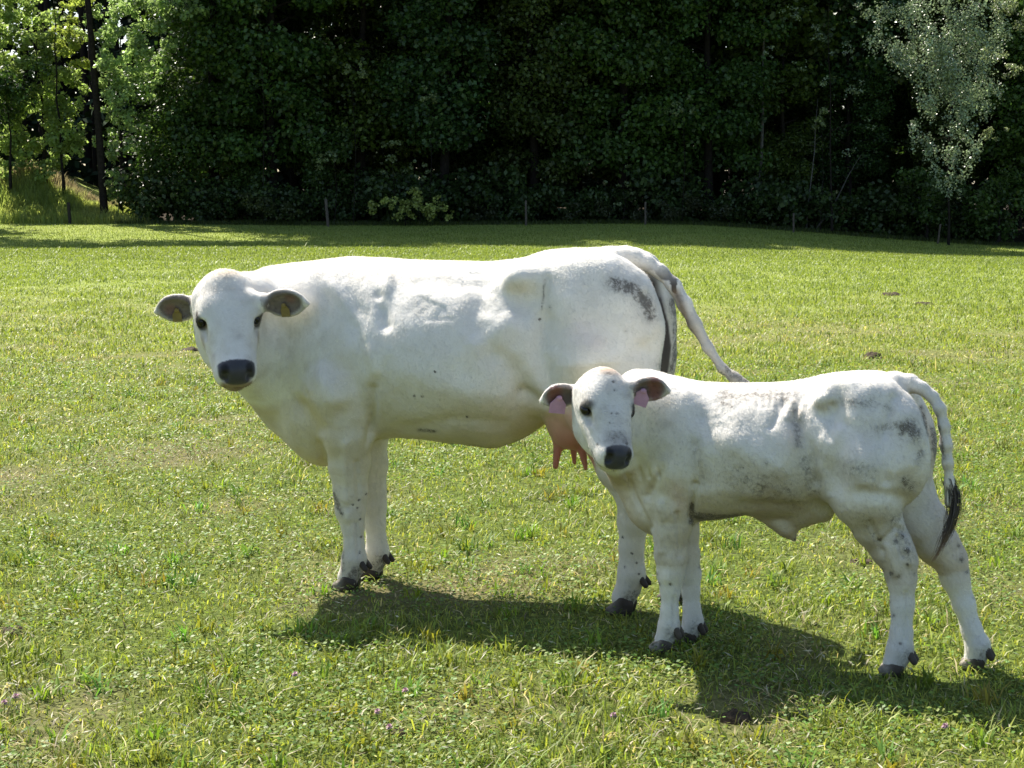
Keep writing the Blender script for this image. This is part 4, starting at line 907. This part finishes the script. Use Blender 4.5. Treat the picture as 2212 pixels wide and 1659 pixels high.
m = crown_mesh('deep_wood', bl, 78, (.32, .5), 26, (.030, .050, .030), .3, .7, mat=M_DEEP)
v = np.empty(len(m.vertices)*3, np.float32); m.vertices.foreach_get('co', v); v = v.reshape(-1, 3); f = np.empty(len(m.polygons)*3, np.int32); m.polygons.foreach_get('vertices', f); f = f.reshape(-1, 3)
c = np.empty(len(m.vertices)*4, np.float32); m.color_attributes['tint'].data.foreach_get('color', c); c = c.reshape(-1, 4)[:, :3]
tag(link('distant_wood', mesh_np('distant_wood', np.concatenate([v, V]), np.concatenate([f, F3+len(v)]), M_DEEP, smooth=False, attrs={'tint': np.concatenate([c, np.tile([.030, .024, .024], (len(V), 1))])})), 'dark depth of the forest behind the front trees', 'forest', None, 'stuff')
bpy.data.meshes.remove(m)

def W(px, py, d): p = at_depth(px, py, d); return p
# sunlit young broadleaf trees on the left bank: clumps placed where the light comes in
def lit_tree(name, x, y, blobs, seed, label, col, size=(.055, .105), dens=50, trunk=None, cat='tree', vs=1.15, **kw):
    zb = float(gz(x, y)); rr = R(seed+50); B_ = []
    for b in blobs:
        for _ in range(6):
            f_ = rr.uniform(.28, .52); B_.append((b[0]-x+rr.uniform(-.8, .8)*b[3], b[1]-y+rr.uniform(-.8, .8)*b[4], b[2]-zb+rr.uniform(-.8, .8)*b[5]*vs, b[3]*f_, b[4]*f_, b[5]*f_*vs, b[6]*1.15))
    return plant(name, x, y, crown_mesh('crown', B_, seed, size, dens, col, **kw), trunk, label, cat)
def cl(px, py, d, r, f=1.0, ry=None):
    p = W(px, py, d); return (p[0], p[1], p[2], r*1.15, ry or r, r*.72, f)
g1 = [cl(20, 60, 93, 1.2), cl(70, 110, 93, 1.1), cl(55, 170, 92.5, 1.2), cl(110, 150, 92.5, 1.1), cl(120, 215, 92, 1.1), cl(85, 255, 92, 1.1), cl(140, 285, 91.5, 1.0), cl(100, 320, 91.5, 1.0), cl(60, 330, 92, .9), cl(145, 335, 91.5, .8),
      cl(75, 200, 93, 1.1), cl(20, 290, 92.4, 1.1), cl(110, 365, 91.2, .7), cl(70, 370, 91.4, .8), cl(20, 370, 91.6, .8), cl(160, 300, 91.4, .7), cl(170, 60, 93, .8), cl(100, 20, 94, 1.1), cl(125, 90, 93, 1.0), cl(45, 300, 92.2, 1.1), cl(0, 330, 92, .9), cl(165, 230, 92, .8), cl(150, 250, 92.5, .9), cl(40, 20, 95, 1.3), cl(20, 120, 94, 1.2), cl(165, 175, 93, .8), cl(30, 230, 93, 1.0), cl(15, 10, 94, 1.2), cl(95, 60, 94, .8)]
lit_tree('young_maple', W(100, 480, 92)[0], 92.0, g1, 401, 'bright sunlit young broadleaf tree on the left bank, left of the dark slender trunk', (.28, .38, .13), (.08, .14), 62, wood_mesh('trunk', 8, .12, 411, 6, spread=1.6, z0=.2), var=.35, yel=.2, mat=M_YOUNG)
g2 = [cl(165, 18, 91, .9), cl(160, 90, 91, .9), cl(170, 120, 91, .8), cl(150, 60, 91.5, .7)]
lit_tree('young_maple', W(160, 470, 91)[0]-.5, 91.0, g2, 402, 'yellow green sunlit spray of leaves high beside the dark slender trunk', (.32, .39, .09), (.075, .13), 60, wood_mesh('trunk', 11, .09, 412, 5, spread=1.2, z0=.5), var=.3, yel=.3, mat=M_YOUNG)
g3 = [cl(300, 20, 87.4, 1.0), cl(250, 50, 87.4, .9), cl(285, 95, 87.4, 1.0), cl(250, 125, 87.4, .9), cl(320, 70, 87.4, .8), cl(275, 150, 87.4, .8), cl(235, 180, 90, .7), cl(255, 215, 87.4, .7), cl(240, 270, 90, .6), cl(235, 310, 89.5, .6), cl(240, 345, 89.5, .55), cl(245, 385, 86.6, .5), cl(235, 415, 89, .4),
      cl(380, 15, 87.9, .8), cl(420, 5, 87.9, .7), cl(350, 40, 88.4, .7), cl(310, 125, 87.4, .5), cl(225, 90, 90, .6), cl(330, 30, 88.2, 1.1), cl(345, 110, 88.2, .8), cl(300, 190, 88, .8), cl(330, 160, 88.2, .7), cl(285, 260, 87.6, .7), cl(265, 320, 87.2, .6), cl(230, 20, 91, .8), cl(265, 75, 87.9, 1.0), cl(300, 130, 88, .9), cl(270, 185, 87.8, .8), cl(225, 150, 90, .6), cl(265, 250, 87.7, .6), cl(222, 235, 90, .5), cl(215, 40, 90.5, .7)]
lit_tree('young_maple', W(262, 480, 90)[0], 90.0, g3, 403, 'sunlit leafy tree just right of the dark slender trunk, bright to the ground', (.27, .38, .16), (.075, .13), 60, wood_mesh('trunk', 11, .11, 413, 7, spread=1.4, z0=.15), var=.4, yel=.1, mat=M_YOUNG)
# dark slender trunk
p0, p1 = W(222, 415, 88.6), W(186, -40, 88.6)
e = link('slender_tree', None, None, (p0[0], p0[1], float(gz(p0[0], p0[1])))); tag(e, 'slender dark trunk leaning left between sunlit leaves, unseen crown above spread to shade the field', 'tree')
tp = np.linspace(0, 1, 8); zz = e.location.z; Pp = [(p0[0]+(p1[0]-p0[0])*tt**1.25-e.location.x, 0, p0[2]+(p1[2]-p0[2])*tt-zz) for tt in tp]; Pp = [(.1, 0, -.4)]+Pp+[(Pp[-1][0]-.6, 0, Pp[-1][2]+8)]
v, f = tube(Pp, [.24]+list(.20-.05*tp)+[.10], 10); link('trunk', mesh_np('trunk', v, f, M_BARK), e)
link('crown', crown_mesh('crown', [(Pp[-1][0]+R(60+i).uniform(-9, 7), R(90+i).uniform(-6, -1.5), Pp[-1][2]+R(120+i).uniform(0, 8), 2.0, 2.0, 1.3, 1) for i in range(84)], 431, (.22, .34), 44), e)  # unseen crown, spread wide and forward only to shade the field band
# dark bushes at the far left and under the trees
for i, (px, py, d, r, lab) in enumerate([(15, 200, 90.5, 1.6, 'dark green bush at the left edge below bright leaves'), (330, 240, 90.5, 1.9, 'dark green rounded tree right of the sunlit leafy tree'), (380, 330, 90, 1.9, 'dark low spreading tree between sunlit tree and pale trunk'),
        (480, 360, 89.6, 1.5, 'dark bush hanging low left of the pale birch trunk'), (700, 340, 89.6, 1.4, 'dark rounded bush above the tall brown fence post'), (2010, 425, 87.5, 1.2, 'dark bush at the foot of the silvery birch, its left side'),
        (2150, 430, 87.2, 1.4, 'dark bush in the right corner of the forest foot')]):
    p = W(px, py, d); rr = R(500+i); B_ = [(rr.normal(0, r*.55), rr.normal(0, r*.4), rr.uniform(-1.1, 1.0)*r, r*.5, r*.5, r*.38, 1) for _ in range(18)]
    x, y = p[0], p[1]; zb = float(gz(x, y)); B_ = [(b[0], b[1], b[2]+p[2]-zb, *b[3:]) for b in B_]
    plant('dark_bush', x, y, crown_mesh('crown', B_, 520+i, (.07, .13), 46, (.056, .105, .022), .3), wood_mesh('trunk', max(1.5, p[2]-zb), .10, 540+i, 4, spread=1, z0=.3), lab, 'bush')
ub = crown_mesh('crown', [(R(800).normal(0, 1.0)*0+math.cos(i*2.4)*(.3+.09*i), math.sin(i*2.4)*(.3+.06*i), .35+.17*(i % 9), .75, .6, .5, 1) for i in range(17)], 801, (.07, .13), 44, (.045, .078, .020), .35); ut = wood_mesh('trunk', 1.4, .04, 802, 5, spread=.9, z0=.2)
for i in range(26):
    px = 300+i*74+rf.uniform(-25, 25); p = W(px, 470, rf.uniform(88.2, 90)); plant('undergrowth_bush', p[0], p[1], ub, ut, 'low dark leafy bush in the shade at the foot of the forest', 'bush', 'low dark bushes along the forest foot', rf.uniform(0, 6.28), rf.uniform(.75, 1.45))
# birches with pale trunks and the silvery one at the right
def stem(px, d, top, r, seed, lab, lean=0, crown=None, z1=None):
    p = W(px, 470, d); x, y = p[0], p[1]; tr = wood_mesh('trunk', z1 or top, r, seed, 5, lean=(lean, 0), z0=.6, spread=1.6, mat=M_BIRCH, bend=.12)
    return plant('birch_tree', x, y, crown, tr, lab)
small_crown = crown_mesh('crown', [(R(9).normal(0, 1)*0+dx, dy, z, 1.1, 1.1, .9, .5) for dx, dy, z in ((0, 0, 12), (.8, .3, 14), (-.7, -.3, 15.5), (.2, .4, 17))], 561, (.07, .12), 34, (.05, .075, .03))
stem(1640, 92.0, 17, .11, 571, 'thin pale birch trunk in the dark wood right of the middle', .3, small_crown)
stem(597, 92.5, 17, .085, 572, 'very thin pale trunk in the dark wood, left of the middle', -.3, small_crown)
stem(1742, 88.6, 7, .045, 573, 'thin pale sapling standing upright beside a leaning one', .4, None)
stem(1762, 88.4, 4.2, .05, 574, 'thin pale sapling leaning right in the dark wood', 2.3, None)
gb = [cl(2060, 25, 84.5, 1.25), cl(2100, 70, 84.5, 1.1), cl(2030, 70, 84.5, 1.1), cl(2080, 115, 84, 1.05), cl(2120, 130, 84, .9), cl(2050, 150, 84, 1.0), cl(2095, 175, 84, .9), cl(1925, 40, 85, 1.0), cl(1960, 95, 85, .9), cl(1935, 120, 85, .8), cl(1965, 150, 84.5, .7),
      cl(2020, 200, 84, .8), cl(2085, 215, 83.8, .8), cl(2130, 205, 84, .7), cl(2000, 235, 84, .7), cl(2060, 255, 83.7, .75), cl(2105, 265, 83.7, .6), cl(1985, 275, 84, .6), cl(2035, 295, 83.6, .65), cl(2085, 310, 83.6, .6), cl(2045, 335, 83.5, .5), cl(1990, 310, 83.8, .5), cl(2110, 310, 83.8, .45), cl(2075, 345, 83.5, .55), cl(2015, 350, 83.6, .45), cl(2065, 370, 83.5, .5), cl(2040, 385, 83.4, .4), cl(2060, 410, 83.3, .35),
      cl(2010, 130, 84.5, .9), cl(2140, 90, 84.5, .9), cl(2065, 90, 84.8, 1.2), cl(2110, 215, 84, .8), cl(1905, 80, 85, .8), cl(1980, 30, 85, .9), cl(2030, 170, 84.2, .9), cl(2075, -40, 85, 1.4), cl(2000, -20, 85, 1.2), cl(2120, 10, 85, 1.1)]
lit_tree('silver_birch', W(2050, 490, 84.6)[0], 84.6, gb, 405, 'tall birch at the right with silvery sunlit leaves hanging in the dark forest edge', (.27, .34, .21), (.045, .08), 26, wood_mesh('trunk', 13, .06, 415, 8, spread=2, z0=.3), var=.5, yel=.0, droop=1.8, mat=M_SILV, vs=1.5)
gc = [cl(2180, 15, 85, .8), cl(2205, 40, 85, .8), cl(2150, 120, 86, .6), cl(2190, 150, 86, .5), cl(2150, 290, 85, .5), cl(1780, 60, 87, .6), cl(1800, 150, 87, .4)]
lit_tree('silver_birch', W(2235, 490, 85.5)[0], 85.5, [q for q in gc if q[0] > 22], 406, 'birch at the right edge with a few sunlit leaf clumps near the top corner', (.25, .29, .16), (.04, .075), 44, wood_mesh('trunk', 12, .11, 416, 6, spread=2, z0=.4), var=.5)
gd = [cl(1700, 30, 88, .5, .6), cl(1755, 70, 88, .5, .6), cl(1660, 110, 88, .35, .6), cl(1820, 110, 87, .5, .6), cl(1850, 190, 87, .45, .6), cl(1790, 170, 87, .4, .6), cl(1865, 30, 87, .6, .7), cl(1730, 140, 88, .35, .5), cl(1875, 270, 86, .4, .5), cl(1830, 330, 86, .4, .4)]
lit_tree('silver_birch', W(1800, 490, 87)[0], 87.2, gd, 425, 'faint birch with scattered glinting leaves just left of the silvery birch', (.20, .26, .15), (.04, .07), 24, wood_mesh('trunk', 12, .06, 426, 8, spread=2.4, z0=.3), var=.5, mat=M_SILV, vs=1.4)
# small sunlit sprays that catch the light in front of the dark trees
sprays = [(760, 165, 'small sunlit leaf spray high in the dark trees above the cow\'s shoulder'), (845, 330, 'sunlit leaves on a low branch above the bright bush'), (925, 200, 'tiny sunlit leaf spray in the dark wood above the cow\'s back'), (1775, 262, 'single pale sunlit sprig in the dark wood near the leaning sapling'),
          (720, 332, 'pale sunlit leaf tuft above the tall fence post'), (1475, 230, 'small sunlit spray at the right side of the dark middle trees'), (1345, 395, 'dim sunlit sprig low in the dark wood behind the rump'), (905, 355, 'sunlit spray just above the bright bush, its right one'), (560, 20, 'sunlit sprays at the top of the dark trees, left of the middle')]
for i, (px, py, lab) in enumerate(sprays):
    p = W(px, py, 87.2); zb = float(gz(p[0], p[1])); rr = R(700+i)
    B_ = [(rr.normal(0, .38), rr.normal(0, .25), p[2]-zb+rr.normal(0, .42), rr.uniform(.10, .3), .2, rr.uniform(.08, .2), .7) for _ in range(7)]
    tr = tube([(0, 0, -.2), (.15, .1, (p[2]-zb)*.5), (0, 0, p[2]-zb)], [.022, .016, .008], 6)
    plant('sapling', p[0], p[1], crown_mesh('crown', B_, 720+i, (.05, .09), 60, (.19, .24, .11), .4), mesh_np('trunk', *tr, M_BARK), lab, 'sapling')
# bright bush in the middle: missing sunlight painted into pale leaves
gbz = [cl(820, 445, 86, .45), cl(850, 438, 86, .5), cl(880, 440, 86, .55), cl(893, 425, 86, .4), cl(905, 445, 85.9, .5), cl(930, 450, 85.9, .45), cl(950, 455, 85.8, .42), cl(965, 462, 85.8, .3), cl(870, 455, 85.9, .5), cl(915, 458, 85.9, .5), cl(945, 432, 86, .25), cl(890, 408, 86, .2)]
lit_tree('bramble_bush', W(880, 476, 86)[0], 86.0, gbz, 407, 'low sunlit bush at the foot of the dark trees, above the cow\'s shoulder', (.29, .34, .09), (.06, .10), 46, wood_mesh('trunk', 1.2, .03, 417, 6, spread=.8, z0=.2), cat='bush', var=.4)
gbd = [cl(540, 435, 86.5, .6), cl(570, 445, 86.5, .6), cl(600, 455, 86.4, .5), cl(635, 462, 86.3, .4)]
lit_tree('bramble_bush', W(580, 478, 86.5)[0], 86.5, gbd, 408, 'low dull bush in the shade left of the tall fence post', (.07, .09, .03), (.045, .08), 70, wood_mesh('trunk', 1.0, .03, 418, 5, spread=.8, z0=.2), cat='bush')
gbr = [cl(1500, 440, 87, .7), cl(1560, 455, 87, .6), cl(1450, 450, 87, .6), cl(1390, 455, 87, .6), cl(1300, 450, 87.2, .6), cl(1230, 455, 87.2, .5), cl(1050, 455, 87.2, .6)]
lit_tree('bramble_bush', W(1400, 478, 87)[0], 87.0, gbr, 409, 'long low dark undergrowth at the forest foot behind the cow\'s rump', (.045, .055, .022), (.045, .08), 60, wood_mesh('trunk', 1.0, .03, 419, 5, spread=.8, z0=.2), cat='bush')
# fringe of tall grass: on the left bank and along the shaded edge
rs = R(21); parts = []
n = 34000; t_ = rs.uniform(-160, 330, n); Yb = 86.6+rs.rand(n)**.8*7; Xb = (t_-W0/2)/FPX*Yb; hb = rs.uniform(.15, .5, n)*(.4+1.8*fbm(np.stack([Xb*1.2, Yb*1.2, 0*Xb], 1), 61, 2)); kk = rs.rand(n) < sstep(315, 240, t_)+.1; Xb, Yb, hb = Xb[kk], Yb[kk], hb[kk]; n = len(Xb)
cm = fbm(np.stack([Xb*.6, Yb*.6, 0*Xb], 1), 62, 3)[:, None]; brown = sstep(90.5, 92.5, Yb)[:, None]*sstep(.35, .5, cm)
col = np.array([.30, .40, .10])*(1-cm)+np.array([.44, .46, .16])*cm; col = col*(1-brown)+np.array([.24, .20, .14])*brown; col = col*rs.uniform(.7, 1.3, n)[:, None]
parts.append(blades('b', Xb, Yb, gz(Xb, Yb)-.02, hb, rs.uniform(.02, .045, n), rs.uniform(.1, .7, n), rs.uniform(0, 6.28, n), col))
n = 16000; t_ = rs.uniform(250, 2260, n); Yb = 86.3+rs.rand(n)*1.6; Xb = (t_-W0/2)/FPX*Yb
parts.append(blades('b', Xb, Yb, gz(Xb, Yb)-.02, rs.uniform(.08, .30, n), rs.uniform(.015, .035, n), rs.uniform(.1, .8, n), rs.uniform(0, 6.28, n), np.array([.09, .12, .035])*rs.uniform(.6, 1.3, n)[:, None]))
V, F, C = join(parts); tag(link('tall_grass', mesh_np('tall_grass', V, F, M_YOUNG, attrs={'tint': C}, smooth=False)), 'rough tall grass on the left bank and along the forest foot', 'grass', None, 'stuff')
# fence posts along the edge of the field
M_POST = simple('weathered_wood', (.10, .085, .07), .85, .2, 14, .4, .6); M_POSTD = simple('dark_wood', (.035, .030, .026), .85, .2, 14, .4, .6)
def post(px, top, bot, d, r, lab, mat, lean=0):
    b = W(px, bot, d); tz = W(px, top, d)[2]; z = float(gz(b[0], b[1])); hgt = tz-z; n = 9; V = []; F = []
    prof = [(-.3, r), (hgt*.3, r*.98), (hgt*.7, r*.95), (hgt-.03, r*.93), (hgt, r*.72)]
    for k, (zz, rr_) in enumerate(prof):
        for i in range(n): a = 2*math.pi*i/n; q = 1+.12*math.sin(3*a+k); V.append((rr_*q*math.cos(a)+lean*zz+.01*math.sin(k*2.1), rr_*q*math.sin(a), zz))
    for k in range(len(prof)-1):
        for i in range(n): F.append([k*n+i, k*n+(i+1) % n, (k+1)*n+(i+1) % n, (k+1)*n+i])
    F.append([(len(prof)-1)*n+i for i in range(n)])
    tag(link('fence_post', mesh_np('fence_post', np.array(V), F, mat), None, (b[0], b[1], z)), lab, 'fence post', 'fence posts along the forest edge')
post(150, 437, 470, 86.6, .085, 'short dark fence post in front of the sunlit left bank', M_POSTD, -.02)
post(708, 430, 478, 85.6, .075, 'tall pale brown fence post left of the bright bush', M_POST, -.06)
post(1136, 433, 477, 85.6, .055, 'thin grey fence post above the middle of the cow\'s back', M_POST)
post(1394, 436, 474, 85.6, .050, 'faint grey fence post behind the cow\'s tail base', M_POST)
post(1714, 460, 488, 85.4, .050, 'short pale fence post in the shade right of the middle', M_POST)
post(2026, 484, 505, 85.0, .050, 'small leaning pale post stub at the right below the birch', M_POST, .12)
